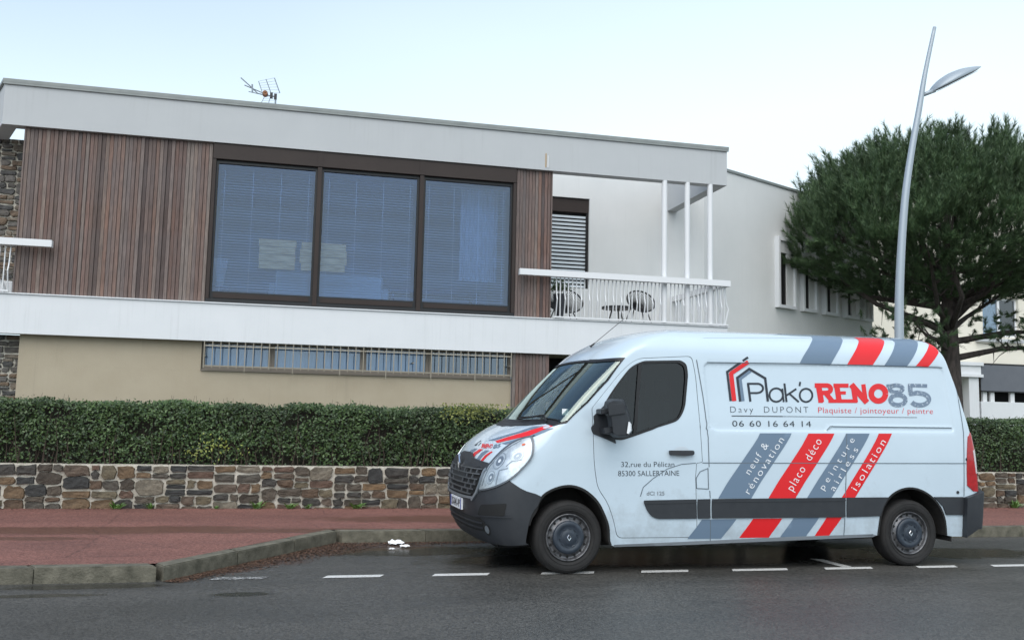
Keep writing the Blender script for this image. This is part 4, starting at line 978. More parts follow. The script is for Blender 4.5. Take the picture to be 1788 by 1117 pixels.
sub('porch_back', cb, m_dark, (B(1713, 690)[0], 44, BY-.3, BY-.2, .1, cz-.002))
# ------------------------------------------------------------------ the van
m_paint = mat('van_paint', (.54, .64, .715), .22, coat=.6, spec=.5, c2=(.515, .612, .685), nscale=2, bump=.0025, bscale=2.2, grime=.32)
mat_line = mat('panel_gap_shade', (.12, .15, .175), .5)
m_plast = mat('black_plastic', (.020, .023, .028), .5, c2=(.028, .031, .036), nscale=8)
m_rub = mat('rubber_seal', (.008, .008, .009), .5)
m_red = mat('red_vinyl', (.68, .012, .016), .35)
m_gv = mat('grey_vinyl', (.135, .195, .27), .35)
m_ink = mat('dark_ink', (.018, .024, .034), .4)
m_wht = mat('white_vinyl', (.8, .82, .84), .4)
m_gdis = None
def distressed():
    m = bpy.data.materials.new('worn_grey_print'); m.use_nodes = True; nt = m.node_tree; b = nt.nodes['Principled BSDF']; L = nt.links.new
    tc = N(nt, 'ShaderNodeTexCoord'); n = N(nt, 'ShaderNodeTexNoise', Scale=38.0, Detail=6.0, Roughness=.8); L(tc.outputs['Object'], n.inputs['Vector'])
    r = N(nt, 'ShaderNodeMapRange'); r.inputs[1].default_value = .56; r.inputs[2].default_value = .60; L(n.outputs[0], r.inputs[0])
    x = N(nt, 'ShaderNodeMix', data_type='RGBA'); x.inputs[6].default_value = (.15, .20, .27, 1); x.inputs[7].default_value = (.5, .57, .63, 1); L(r.outputs[0], x.inputs[0]); L(x.outputs[2], b.inputs['Base Color']); b.inputs['Roughness'].default_value = .35; return m
m_gdis = distressed()
m_tyre = mat('tyre_rubber', (.010, .0098, .0098), .8, c2=(.020, .0185, .018), nscale=9, bump=.002)
m_rim = mat('steel_rim', (.020, .020, .022), .35, metal=.4, c2=(.20, .20, .21), nscale=14, amt=1.0)
m_cap_ = mat('hub_plastic', (.020, .028, .040), .35, c2=(.032, .042, .058), nscale=20)
m_chrome = mat('chrome', (.6, .62, .64), .18, metal=1)
m_silver = mat('dull_silver', (.30, .33, .36), .35, metal=.5)
m_hl = mat('headlight_shell', (.74, .77, .78), .28, metal=.45, c2=(.50, .53, .55), nscale=16, amt=1.5, coat=.0)
m_hld = mat('headlight_bowl', (.30, .33, .36), .25, metal=.6)
m_hlc = glass_mat('headlight_lens', (.93, .96, .98), .0, rough=.25, fk=.45)
m_lring = mat('lamp_ring', (.45, .48, .50), .2, metal=.5)
m_amber = mat('orange_bulb', (.7, .12, .03), .3)
m_vglass = glass_mat('tinted_glass', (.24, .31, .33), .022, fk=.7)
m_wglass = glass_mat('windscreen_glass', (.62, .76, .72), .15, fk=1.2, rcol=(.85, 1, .95))
m_tail = mat('tail_red', (.45, .012, .015), .15, coat=.6, c2=(.30, .008, .01), nscale=30)
m_tailw = mat('tail_clear', (.55, .50, .50), .15, coat=.6)
m_seat = mat('seat_cloth', (.030, .032, .036), .85)
m_dash = mat('dash_plastic', (.020, .021, .022), .6)
m_bulk = mat('bulkhead', (.06, .065, .065), .7)
m_gbar = mat('grille_metal', (.13, .14, .155), .35, metal=.4)
m_under = mat('underbody', (.010, .010, .010), .8)
m_liner = mat('arch_liner', (.013, .012, .012), .9, c2=(.03, .026, .022), nscale=10)

VX, VY, VYAW = 2.5163436, 8.3115194, .0308871
TILT = .011
van = thing('van', (VX, VY, 0), 'white high roof panel van with red and grey stripes and trade lettering', 'van')
van.rotation_euler = (0, -TILT, VYAW)
ORG[van.name] = np.zeros(3)
RV = np.array(Matrix.Rotation(VYAW, 3, 'Z') @ Matrix.Rotation(-TILT, 3, 'Y'))
V0 = np.array([VX, VY, 0])
HW = 1.03
LC = RV.T@(C0-V0)                       # eye in van coordinates
def pch(xs, ys):
    xs = np.array(xs, float); ys = np.array(ys, float); h = np.diff(xs); d = np.diff(ys)/h; m_ = np.zeros(len(xs)); m_[0] = d[0]; m_[-1] = d[-1]
    for i in range(1, len(xs)-1):
        m_[i] = 0 if d[i-1]*d[i] <= 0 else (h[i-1]+h[i])*2/((2*h[i]+h[i-1])/d[i-1]*1.0+(h[i]+2*h[i-1])/d[i])*1.5/1.0*(1/1.0) if False else (0 if d[i-1]*d[i] <= 0 else 3*(h[i-1]+h[i])/((2*h[i]+h[i-1])/d[i-1]+(h[i]+2*h[i-1])/d[i]))
    def f(x):
        x = np.clip(np.asarray(x, float), xs[0], xs[-1]); i = np.clip(np.searchsorted(xs, x, side='right')-1, 0, len(xs)-2); t = (x-xs[i])/h[i]
        return (2*t**3-3*t**2+1)*ys[i]+(t**3-2*t**2+t)*h[i]*m_[i]+(-2*t**3+3*t**2)*ys[i+1]+(t**3-t**2)*h[i]*m_[i+1]
    return f
vk = [.24, .50, .80, 1.10, 1.35, 1.70, 2.05, 2.10, 2.176, 2.275, 2.39, 2.57, 2.82, 3.10]
sk = [.020, .0, .0, .004, .014, .048, .085, .092, .120, .185, .29, .46, .70, 1.03]
zk = [.24, .50, .80, 1.10, 1.35, 1.70, 2.05, 2.10, 2.170, 2.245, 2.302, 2.345, 2.375, 2.385]
Sf, Zf = pch(vk, sk), pch(vk, zk)
_vg = np.linspace(.24, 3.10, 1500); _zg = Zf(_vg)
def V_of_z(z): return np.interp(z, _zg, _vg)
#           bumper               lip   bonnet                      screen                       dome
XFf = pch([.24, .32, .45, .62, .80, .95, 1.04, 1.15, 1.23, 1.30, 1.345, 1.375, 1.45, 1.70, 1.96, 2.05, 2.12, 2.20, 2.30, 2.42, 2.60, 2.82, 3.10],
          [-.665, -.735, -.785, -.81, -.80, -.765, -.725, -.655, -.57, -.465, -.365, -.27, -.195, .04, .31, .41, .49, .60, .74, .90, 1.09, 1.30, 1.50])
AFf = pch([.24, .45, .80, 1.0, 1.15, 1.25, 1.32, 1.375, 1.6, 2.05, 2.2, 2.4, 2.7, 3.1], [.40, .50, .52, .54, .52, .46, .36, .27, .25, .25, .30, .34, .2, .05])
NFf = pch([.24, .8, 1.1, 1.3, 1.5, 3.1], [3.1, 3.2, 3.0, 2.4, 2.2, 2.1])
XRf = pch([.24, .50, .72, 1.10, 1.6, 1.95, 2.05, 2.2, 2.3, 2.45, 2.7, 3.1], [4.60, 4.62, 4.64, 4.62, 4.52, 4.42, 4.39, 4.34, 4.31, 4.27, 4.22, 4.18])
ARf = lambda v: 0*v+.10
U1, U2, U3 = .8, 5.5, 6.4
# pressed relief of the side, in (x, z)
GRO = []    # (polyline, half width, depth)
REC = []    # (polygon, softness, depth)
def seg_d(x, z, P, closed=False):
    P = np.array(P, float); n = len(P); best = np.full(np.shape(x), 9.); m_ = n if closed else n-1
    for i in range(m_):
        a = P[i]; b = P[(i+1) % n]; d = b-a; L2 = d@d+1e-12; t = np.clip(((x-a[0])*d[0]+(z-a[1])*d[1])/L2, 0, 1)
        best = np.minimum(best, np.hypot(x-a[0]-t*d[0], z-a[1]-t*d[1]))
    return best
def inpoly(x, z, P):
    P = np.array(P, float); r = np.zeros(np.shape(x), bool); n = len(P)
    for i in range(n):
        x1, z1 = P[i]; x2, z2 = P[(i+1) % n]
        c = ((z1 > z) != (z2 > z))&(x < (x2-x1)*(z-z1)/((z2-z1) if z2 != z1 else 1e-12)+x1); r ^= c
    return r
def smooth(t): t = np.clip(t, 0, 1); return t*t*(3-2*t)
def relief(x, z):
    D = np.zeros(np.shape(x))
    for P, w_, d_ in GRO: D += d_*np.clip(1-seg_d(x, z, P)/w_, 0, 1)
    for P, w_, d_ in REC:
        s = seg_d(x, z, P, True)*np.where(inpoly(x, z, P), 1, -1); D += d_*smooth(s/w_+.5)
    return D
def surf(u, v, rel=True):
    u = np.asarray(u, float); v = np.asarray(v, float)
    xf, a, n = XFf(v), AFf(v), NFf(v); s, z = Sf(v), Zf(v); xr, ar = XRf(v), ARf(v)
    ph = np.clip(u/U1, 0, 1)*pi/2; c = np.clip(np.cos(ph), 0, 1); sn = np.clip(np.sin(ph), 0, 1)
    xA = xf+a*(1-c**(2/n)); yA = s+(HW-s)*(1-sn**(2/n))
    t = np.clip((u-U1)/(U2-U1), 0, 1); xB = xf+a+t*(xr-ar-xf-a)
    p2 = np.clip((u-U2)/(U3-U2), 0, 1)*pi/2; c2 = np.clip(np.cos(p2), 0, 1); s2 = np.clip(np.sin(p2), 0, 1)
    k = 6.
    xC = xr-ar+ar*s2**(2/2.2); yC = s+(HW-s)*(1-c2**(2/5.))
    x = np.where(u <= U1, xA, np.where(u <= U2, xB, xC)); y = np.where(u <= U1, yA, np.where(u <= U2, s, yC))
    if rel: y = y+np.where((u > U1*.75)&(u <= U2), relief(x, z), 0)
    return np.stack([x, y, z+0*u], -1)
def u_of(x, z):
    """inverse on the near side"""
    x = np.asarray(x, float); v = V_of_z(z); xf, a, n = XFf(v), AFf(v), NFf(v); xr, ar = XRf(v), ARf(v)
    c = np.clip(1-(x-xf)/a, 0, 1); uA = np.arccos(np.clip(c, 0, 1)**(n/2))/(pi/2)*U1
    uB = U1+(x-xf-a)/(xr-ar-xf-a)*(U2-U1)
    s2 = np.clip((x-xr+ar)/ar, 0, 1)**(2.2/2); uC = U2+np.arcsin(s2)/(pi/2)*(U3-U2)
    return np.where(x < xf+a, uA, np.where(x <= xr-ar, uB, uC)), v
def normal(u, v):
    e = 2e-3; um = np.clip(u, .004, None)
    a = surf(um+e, v, False)-surf(np.maximum(um-e, 0), v, False); b = surf(u, np.minimum(v+e, 3.1), False)-surf(u, np.maximum(v-e, .24), False)
    n = np.cross(a, b); n /= np.linalg.norm(n, axis=-1)[..., None]+1e-12
    return n
_e = normal(np.array([3.]), np.array([.8]))[0]
NSG = -1 if _e[1] > 0 else 1
def hit(px, py):
    """where the line of sight meets the near skin: (u, v)"""
    d = RV.T@ray(px, py); ys = np.linspace(-.02, 1.02, 1400); t = (ys-LC[1])/d[1]; x = LC[0]+d[0]*t; z = LC[2]+d[2]*t
    v = V_of_z(z); out = (x < XFf(v)) | (z > _zg[-1]) | (x > XRf(v)); u, v = u_of(x, z); Y = surf(u, v, False)[:, 1]
    ok = (ys >= Y)&~out
    i = int(np.argmax(ok)) if ok.any() else -1
    return float(u[i]), float(v[i])
def hp(*pts): return [hit(*p) for p in pts]
def hxz(*pts): return [tuple(surf(*hit(*p), False)[[0, 2]]) for p in pts]
def xz(P): return [(lambda r: (float(r[0]), float(r[1])))(u_of(x, z)) for x, z in P]
def dens(P, step=.05, closed=True):
    out = []; n = len(P)
    for i in range(n if closed else n-1):
        a = np.array(P[i], float); b = np.array(P[(i+1) % n], float); k = max(1, int(math.ceil(np.linalg.norm(b-a)/step)))
        out += [tuple(a+(b-a)*j/k) for j in range(k)]
    if not closed: out.append(tuple(P[-1]))
    return out
def rnd(P, r, k=4):
    """round the corners of a polygon"""
    out = []; n = len(P); rr = r if hasattr(r, '__len__') else [r]*n
    for i in range(n):
        p = np.array(P[i], float); a = np.array(P[i-1], float)-p; b = np.array(P[(i+1) % n], float)-p; la, lb = np.linalg.norm(a), np.linalg.norm(b); q = min(rr[i], la*.48, lb*.48)
        if q < 1e-4: out.append(tuple(p)); continue
        A_, B_ = p+a/la*q, p+b/lb*q
        for j in range(k+1):
            t = j/k; out.append(tuple((1-t)**2*A_+2*t*(1-t)*p+t*t*B_))
    return out
def lp(*p): return xz(dens(hxz(*p), .05, False))
def pxz(p, r): return xz(dens(rnd(hxz(*p), r), .035))
def chaik_open(P, it=2):
    for _ in range(it):
        Q = [P[0]]
        for i in range(len(P)-1):
            a = np.array(P[i]); b = np.array(P[i+1]); Q += [tuple(a*.75+b*.25), tuple(a*.25+b*.75)]
        P = Q+[P[-1]]
    return P
def chaik(P, it=2):
    for _ in range(it):
        Q = []
        for i in range(len(P)):
            a = np.array(P[i]); b = np.array(P[(i+1) % len(P)]); Q += [tuple(a*.75+b*.25), tuple(a*.25+b*.75)]
        P = Q
    return P
def grow(P, d):
    """offset a polygon outwards by d"""
    P = np.array(P, float); n = len(P); A_ = sum(P[i][0]*P[(i+1) % n][1]-P[(i+1) % n][0]*P[i][1] for i in range(n)); sg = 1 if A_ > 0 else -1; out = []
    for i in range(n):
        a = P[i]-P[i-1]; b = P[(i+1) % n]-P[i]; a = a/(np.linalg.norm(a)+1e-9); b = b/(np.linalg.norm(b)+1e-9); t = a+b; t /= np.linalg.norm(t)+1e-9
        nrm = np.array([t[1], -t[0]])*sg; k = 1/max(.5, abs(nrm@np.array([a[1], -a[0]]))); out.append(tuple(P[i]+nrm*d*k))
    return out
def cdt(outer, holes, step, extra=(), zgrid=None):
    pts = []; edges = []
    for P in [outer]+list(holes):
        n0 = len(pts); pts += [Vector(p) for p in P]; edges += [(n0+i, n0+(i+1) % len(P)) for i in range(len(P))]
    O = np.array(outer); x0, z0 = O.min(0); x1, z1 = O.max(0)
    sx_, sz_ = step if hasattr(step, '__len__') else (step, step)
    gx, gz = np.meshgrid(np.arange(x0+sx_/2, x1, sx_), np.arange(z0+sz_/2, z1, sz_)); gx, gz = gx.ravel(), gz.ravel()
    if len(extra):
        e = np.array(extra); gx = np.r_[gx, e[:, 0]]; gz = np.r_[gz, e[:, 1]]
    k = inpoly(gx, gz, outer)&(seg_d(gx, gz, outer, True) > min(sx_, sz_)*.3)
    for h in holes: k &= ~inpoly(gx, gz, h)&(seg_d(gx, gz, h, True) > min(sx_, sz_)*.3)
    pts += [Vector((a, b)) for a, b in zip(gx[k], gz[k])]
    vs_, es, fs, *_r = delaunay_2d_cdt(pts, edges, [], 0, 1e-6)
    A_ = np.array([tuple(v) for v in vs_]); F = np.array([tuple(f) for f in fs if len(f) == 3])
    c = A_[F].mean(1); k = inpoly(c[:, 0], c[:, 1], outer)
    for h in holes: k &= ~inpoly(c[:, 0], c[:, 1], h)
    F = F[k]
    ar = (A_[F[:, 1], 0]-A_[F[:, 0], 0])*(A_[F[:, 2], 1]-A_[F[:, 0], 1])-(A_[F[:, 2], 0]-A_[F[:, 0], 0])*(A_[F[:, 1], 1]-A_[F[:, 0], 1])
    F[ar < 0] = F[ar < 0][:, ::-1]
    return A_, F
def skin(name, outer, m, holes=(), off=.0, step=.05, thick=.0, parent=None, mirror=False, weld=False, extra=(), both=None, smooth_=True, rel=True, local=True):
    """a panel lying on the van skin; outer/holes in (u, v)"""
    A_, F = cdt(outer, holes, step, extra)
    def place(o): 
        P = surf(A_[:, 0], A_[:, 1], rel); return P+NSG*normal(A_[:, 0], A_[:, 1])*o if o else P
    P = place(off); V = P.tolist(); F = F.tolist()
    if NSG < 0: F = [f[::-1] for f in F]
    if thick:
        from collections import Counter
        C_ = Counter()
        for f in F:
            for i in range(3): C_[(f[i], f[(i+1) % 3])] += 1
        B_ = [e for e in C_ if (e[1], e[0]) not in C_]
        Q = place(off-thick)
        for a, b in B_:
            n = len(V); V += [P[a].tolist(), P[b].tolist(), Q[b].tolist(), Q[a].tolist()]; F.append([n, n+3, n+2, n+1][::1])
    objs = []
    if mirror == 'same':
        n = len(V); V2 = [[x, 2*HW-y, z] for x, y, z in V]; F2 = [[i+n for i in f][::-1] for f in F]
        V = V+V2; F = F+F2
    o = mk(name, V, F, m, parent or van, smooth_, local=True)
    if weld:
        bm = bmesh.new(); bm.from_mesh(o.data); bmesh.ops.remove_doubles(bm, verts=bm.verts, dist=.0008); bm.to_mesh(o.data); bm.free()
    if smooth_: o.data.set_sharp_from_angle(angle=radians(40))
    if mirror == 'copy':
        o2 = mk(name, [[x, 2*HW-y, z] for x, y, z in V], [f[::-1] for f in F], m, parent or van, smooth_, local=True)
        return o, o2
    return o
def ribbon(P, w_):
    """polyline -> polygon of width w"""
    P = [np.array(p, float) for p in P]; L_, R_ = [], []
    for i, p in enumerate(P):
        a = P[i]-P[i-1] if i else P[1]-P[0]; b = P[i+1]-P[i] if i < len(P)-1 else P[i]-P[i-1]; a = a/(np.linalg.norm(a)+1e-9); b = b/(np.linalg.norm(b)+1e-9); t = a+b; t /= np.linalg.norm(t)+1e-9
        n = np.array([-t[1], t[0]]); k = min(1.6, 1/max(.3, abs(n@np.array([-a[1], a[0]])))); L_.append(tuple(p+n*w_/2*k)); R_.append(tuple(p-n*w_/2*k))
    return L_+R_[::-1]
def trim(name, P, w_, m, off=.003, parent=None, closed=False, mirror=False, thick=.004):
    """a thin strip following a line on the skin (as quads)"""
    P = dens(P, .04, closed)
    if closed: P = P+[P[0]]
    Q = ribbon(P, w_); n = len(P); A_ = np.array(Q); U_ = A_[:n]; L_ = A_[n:][::-1]
    if closed: U_[-1] = U_[0]; L_[-1] = L_[0]
    V = []; F = []
    for arr, o in ((U_, off), (L_, off), (U_, off-thick), (L_, off-thick)):
        V += (surf(arr[:, 0], arr[:, 1])+NSG*normal(arr[:, 0], arr[:, 1])*o).tolist()
    for i in range(n-1): F += [(i, i+1, n+i+1, n+i), (2*n+i, 2*n+i+1, i+1, i), (n+i, n+i+1, 3*n+i+1, 3*n+i)]
    o = mk(name, V, F, m, parent or van, False, local=True)
    if mirror: mk(name, [[x, 2*HW-y, z] for x, y, z in V], [f[::-1] for f in F], m, parent or van, False, local=True)
    return o

# --- outlines
archF = hp((918, 948), (921, 920), (929, 893), (945, 866), (966, 853), (990, 847), (1010, 850), (1028, 860), (1046, 878), (1058, 904), (1063, 930), (1066, 951))
archF = chaik_open(archF)
archR = hp((1533, 934), (1537, 898), (1546, 876), (1558, 862), (1574, 853.5), (1591, 851), (1608, 855), (1626, 866), (1640, 882), (1648, 900), (1651, 918), (1652, 934))
archR = chaik_open(archR)
sill = hp((1072, 953), (1230, 946), (1380, 939), (1527, 934))
vb = .30
xr_ = 6.38
bottom = [(0.0, .27), (.3, .27), (.6, .275), (.76, .285)]
outline = dens(bottom+archF+sill+archR+hp((1664, 936), (1679, 936))+[(U2, .33), (6.0, .33), (U3, .33)], .06, False)
ws = hp((1088, 627), (1060, 664), (1025, 702), (990, 736), (972, 741))
wspath = dens([(0, 2.015), (.2, 2.01), (.4, 2.0), ws[0]]+ws[1:]+[(.5, 1.388), (.3, 1.372), (0, 1.36)], .04, False)
outline += dens([(U3, .33), (U3, 3.10)], .12, False)[1:]+dens([(U3, 3.10), (0, 3.10)], .12, False)[1:]+dens([(0, 3.10), (0, 2.015)], .06, False)[1:-1]+wspath+dens([(0, 1.36), (0, .27)], .06, False)[1:-1]
door = pxz(((1034, 712), (1061, 678), (1082, 652), (1098, 636), (1114, 626), (1207, 622), (1214, 655), (1219, 712), (1226, 806), (1216, 808), (1214, 832), (1216, 937), (1078, 938), (1070, 901), (1060, 874), (1044, 852), (1038, 812)), [.02, .1, .1, .1, .08, .05, .1, .1, .01, .01, .02, .04, .05, .1, .1, .1, .1])
glass = pxz(((1056, 706), (1072, 680), (1090, 656), (1103, 640), (1122, 632), (1186, 631), (1196, 637), (1199, 654), (1194, 712), (1184, 732), (1086, 766), (1070, 764)), [.03, .1, .1, .1, .03, .02, .03, .05, .08, .05, .04, .03])
hl = chaik(hp((927, 763.5), (930, 765), (932, 777), (931, 792), (922, 808), (896, 835), (869, 849.5), (842, 856), (838, 855), (841, 838), (857, 811), (882, 785), (905, 770)), 2)
tail = chaik([(U2-.11, .715), (U2-.10, .95), (U2-.06, 1.18), (U2-.01, 1.32), (U2+.30, 1.33), (U2+.5, 1.1), (U2+.5, .715), (U2+.2, .71)], 1)
# --- relief
rec = rnd(hxz((1229, 634), (1645, 641), (1667, 754), (1240, 751)), [.06, .06, .05, .10])
REC.append((rec, .03, .012))
GRO.append((hxz((1444, 752), (1452, 743.5), (1662, 746)), .012, -.006))
LINES = [lp((1118, 866), (1123, 850), (1140, 835), (1165, 818), (1190, 810), (1215, 807.8)), lp((1226, 807.5), (1400, 808), (1550, 808.3), (1692, 808.5)), lp((1216, 628), (1227, 690), (1236, 760), (1238, 815)), lp((1239, 856), (1240, 869)), lp((1240, 906), (1240, 944)),
         lp((1478, 757), (1476, 866)), lp((1475, 904), (1473, 936)), lp((1668, 640), (1682, 755), (1683, 866)), lp((1236, 817), (1222, 823), (1215.5, 834), (1216, 852), (1237, 853), (1236, 817))]
extra = []
for P, w_, d_ in GRO:
    for k_ in (-w_, 0, w_):
        Q = dens(P, .03, False); R_ = ribbon(Q, 2*abs(k_)) if k_ else Q; extra += xz([(a, b) for a, b in (R_ if k_ else Q)]) if k_ >= 0 else []
for P, w_, d_ in REC:
    for k_ in (-.016, -.008, 0, .008, .016): extra += xz(dens(grow(dens(P, .03), k_), .03))
dgap = grow(dens(door, .035), .005)
body = skin('body', outline, m_paint, holes=[dgap], step=(.06, .035), mirror='same', weld=True, extra=extra)
doorp, door_far = skin('door', dens(door, .035), m_paint, holes=[dens(glass, .03)], step=(.05, .035), mirror='copy', extra=extra, thick=.02, off=.001)
skin('windscreen', wspath+dens([(0, 1.36), (0, 2.015)], .05, False)[1:-1], m_wglass, off=-.004, step=.06, mirror='same', weld=True)
trim('pillar_lining', hp((1102, 629), (1060, 676), (1020, 714), (1000, 732)), .11, m_under, off=-.012, mirror=True)
# black frit band and seal round the screen
trim('screen_seal', wspath[8:], .030, m_rub, off=.004, mirror=True)
trim('screen_seal', wspath[:12], .022, m_rub, off=.003, mirror=True)
skin('screen_band', dens([(0, 1.36), (.3, 1.372), (.5, 1.388), ws[-1], (ws[-1][0]-.03, ws[-1][1]+.035), (.4, 1.425), (0, 1.41)], .05), m_rub, off=.001, step=.05, mirror='same', weld=True)
skin('side_glass', dens(glass, .03), m_vglass, off=-.010, step=.08, parent=doorp); skin('side_glass', dens(glass, .03), m_vglass, off=-.010, step=.08, parent=door_far).scale = (1, -1, 1)
bpy.data.objects['side_glass.001'].location = (0, 2*HW, 0)
trim('window_seal', dens(glass, .03), .026, m_rub, off=.005, parent=doorp, closed=True, mirror=False)
trim('glass_divider', lp((1117.5, 634), (1108, 757)), .030, m_rub, off=.004, parent=doorp)
LINES += [lp((1234, 632.5), (1400, 634.5), (1645, 641.5)), lp((1444, 751), (1450, 744), (1662, 746.5))]  # shadow along the pressed recess edges, drawn as dark lines
for L_ in LINES: trim('gap_shade_line', L_, .007, mat_line, off=.0042, thick=.003)
trim('door_gap', dgap, .016, m_under, off=-.012, closed=True, mirror=True)
sail = dens(hp((1036, 726), (1056, 706), (1068, 699), (1074, 735), (1075, 774), (1035.5, 757)), .03)
skin('mirror_sail', sail, m_plast, off=.012, step=.05, parent=doorp, thick=.012)
def vpl(px, py, y):
    d = RV.T@ray(px, py); t = (y-LC[1])/d[1]; return LC+d*t
def prism(name, P, y0, y1, m, parent, bev=.0, squeeze=1.0):
    F0 = [vpl(a, b, y0) for a, b in P]; c = np.mean(F0, 0); n = len(P); F0 = [c+(p-c)*squeeze for p in F0]
    F1 = [vpl(a, b, (y0+y1)/2) for a, b in P]; F2 = [p+np.array([.0, (y1-y0)/2, 0]) for p in F1]
    F1 = [np.array([p[0], (y0+y1)/2-abs(y1-y0)*.25, p[2]]) for p in F1]
    V = F0+F1+F2; F = [tuple(range(n))]+[(k*n+i, (k+1)*n+i, (k+1)*n+(i+1) % n, k*n+(i+1) % n) for k in range(2) for i in range(n)]+[tuple(3*n-1-i for i in range(n))]
    o = mk(name, V, F, m, parent, True, local=True)
    bm = bmesh.new(); bm.from_mesh(o.data); bmesh.ops.recalc_face_normals(bm, faces=bm.faces[:])
    if bev: bmesh.ops.bevel(bm, geom=bm.edges[:], offset=bev, segments=2, affect='EDGES', clamp_overlap=True)
    bm.to_mesh(o.data); bm.free(); o.data.set_sharp_from_angle(angle=radians(50)); return o
mir = prism('wing_mirror', rnd([(1061, 701), (1069, 696), (1087, 697), (1093, 714), (1099, 736), (1101, 752), (1095, 762), (1077, 764), (1069, 758), (1067, 732), (1063, 718)], 3), -.30, -.12, m_plast, doorp, bev=.008, squeeze=.90)
prism('mirror_arm', [(1049, 714), (1074, 711), (1076, 719), (1050, 723)], -.25, .02, m_plast, doorp, bev=.006)
prism('mirror_arm', [(1053, 747), (1078, 744), (1082, 752), (1056, 758)], -.25, .02, m_plast, doorp, bev=.006)
prism('mirror_joint', [(1060, 706), (1090, 704), (1092, 722), (1063, 726)], -.315, -.14, m_plast, doorp, bev=.006)
prism('mirror_indicator', [(1097.5, 736), (1100.5, 740), (1101.5, 751), (1097, 757), (1094.5, 756)], -.312, -.2, m_wht, doorp)
# handle
skin('handle_dish', dens(chaik(hp((1177, 786), (1180, 781), (1190, 778.5), (1200, 781), (1204, 787), (1200, 797), (1188, 800), (1179, 796)), 1), .02), mat('dish_paint', (.50, .57, .62), .3), off=.002, step=.03, parent=doorp)
prism('door_handle', rnd([(1169, 786), (1211, 786), (1212.5, 790), (1211, 794), (1200, 795), (1170, 794)], 1.5), -.038, .0, m_plast, doorp, bev=.004, squeeze=.97)
# --- lower trim strips
def strip(P, name='rub_strip', parent=None, off=.016): return skin(name, dens(P, .04), m_plast, off=off, step=.06, parent=parent, thick=off+.004, rel=False)
strip(rnd(hp((1123, 873), (1215, 871), (1215, 904.5), (1147, 905), (1136, 900), (1128, 888)), [.02, 0, 0, .03, .03, .03]), parent=doorp)
strip(hp((1218, 871), (1239.5, 870.5), (1239.5, 904), (1218, 904.5)))
strip(hp((1243, 870.5), (1475, 868), (1475, 902), (1243, 904)))
strip(hp((1478, 868), (1550, 867.5), (1542, 882), (1536, 900), (1478, 902)))
strip(hp((1630, 867), (1681, 867), (1681, 898), (1651, 898), (1646, 884), (1638, 875)))
for q0, q1 in (((1123, 878), (1215, 876)), ((1243, 875), (1475, 873))): trim('strip_edge', hp(q0, q1), .012, m_plast, off=.021)
trim('sill_edge', dens(sill, .05), .03, m_silver, off=.004, mirror=True)
trim('arch_lip', archF[6:], .022, m_under, off=.006, mirror=True); trim('arch_lip', archR, .020, m_under, off=.006, mirror=True)
# rear bumper wraps the tail
rb = hp((1682, 868), (1681, 900), (1680, 936))
skin('rear_bumper', dens([rb[0], rb[1], rb[2], (U2, .335), (U2+.3, .34), (U3, .34), (U3, .72), (U2+.4, .72), (U2+.02, .70)], .05), m_plast, off=.065, step=.06, thick=.08, mirror='same', weld=True, rel=False)
skin('tail_light', dens(tail, .03), m_tail, off=.010, step=.04, thick=.012, rel=False)
tl = [(U2+.02, .90), (U2+.0, 1.14), (U2+.32, 1.16), (U2+.36, .90)]
skin('reversing_light', dens(tl, .03), m_tailw, off=.014, step=.04, thick=.006, rel=False)
skin('tail_light', dens([(U3, 1.0), (U2+.45, 1.0), (U2+.2, .99), (U2+.2, 1.4), (U3, 1.4)], .05) if False else dens(tail, .03), m_tail, off=.010, step=.04, thick=.012, rel=False).scale = (1, -1, 1)
bpy.data.objects['tail_light.001'].location = (0, 2*HW, 0)
for px, py in ((1688, 801.5), (1672, 859)):
    u, v = hit(px, py); c = surf(u, v); q = MB(); q.lathe([(.0, .016), (-.008, .016), (-.008, .0)], c, 'y', 12); q.build('door_stop', m_plast, van, local=True)
# --- nose
nose = hp((845, 856), (869, 850), (888, 837), (945, 866.5), (932, 890), (922, 917), (918, 948))
bumper = dens([(0, .99), (.22, .99)]+[(nose[0][0]-.06, nose[0][1]+.10)]+nose+bottom[::-1], .05, False)+dens([(0, .27), (0, .99)], .05, False)[1:-1]
skin('front_bumper', bumper, m_plast, off=.014, step=.045, thick=.02, mirror='same', weld=True)
gcap = hp((858, 810), (852, 821))
skin('grille_cap', dens([(0, 1.075), (.03, 1.075), (.09, 1.03), (.2, 1.015), gcap[0], gcap[1], (.25, .955), (.09, .94), (.055, .80), (0, .78)], .03), m_plast, off=.026, step=.04, thick=.03, mirror='same', weld=True)
gr_ = hp((849, 822), (842, 842), (835, 860), (828, 871))
gout = dens([(0, .96), (.25, .953)]+gr_+[(.20, .665), (0, .655)], .03)
skin('grille', gout, m_under, off=.018, step=.04, thick=.01, mirror='same', weld=True)
trim('grille_surround', dens([(0, .662), (.20, .672)]+gr_[::-1]+[(.34, .95)], .03, False), .022, m_silver, off=.030, mirror=True, thick=.02)
gm = MB()
ux = max(p[0] for p in gr_)
for k in range(6):
    v_ = .70+.047*k; um = np.interp(v_, [.66, .70, .78, .95], [.20, gr_[3][0], gr_[2][0], gr_[0][0]])-.01
    trim('grille_bar', [(.0, v_), (um, v_+.004)], .011, m_gbar, off=.034, mirror=True, thick=.02)
for k in range(6):
    for j in range(5):
        u_ = .045+.09*k+(.045 if j % 2 else 0); v_ = .70+.047*j; um = np.interp(v_, [.66, .70, .78, .95], [.20, gr_[3][0], gr_[2][0], gr_[0][0]])-.02
        if u_ < um: trim('grille_post', [(u_, v_), (u_+.006, v_+.047)], .012, m_gbar, off=.032, mirror=True, thick=.015)
em = MB(); c = surf(0.0, .955, False); x_ = c[0]-.05
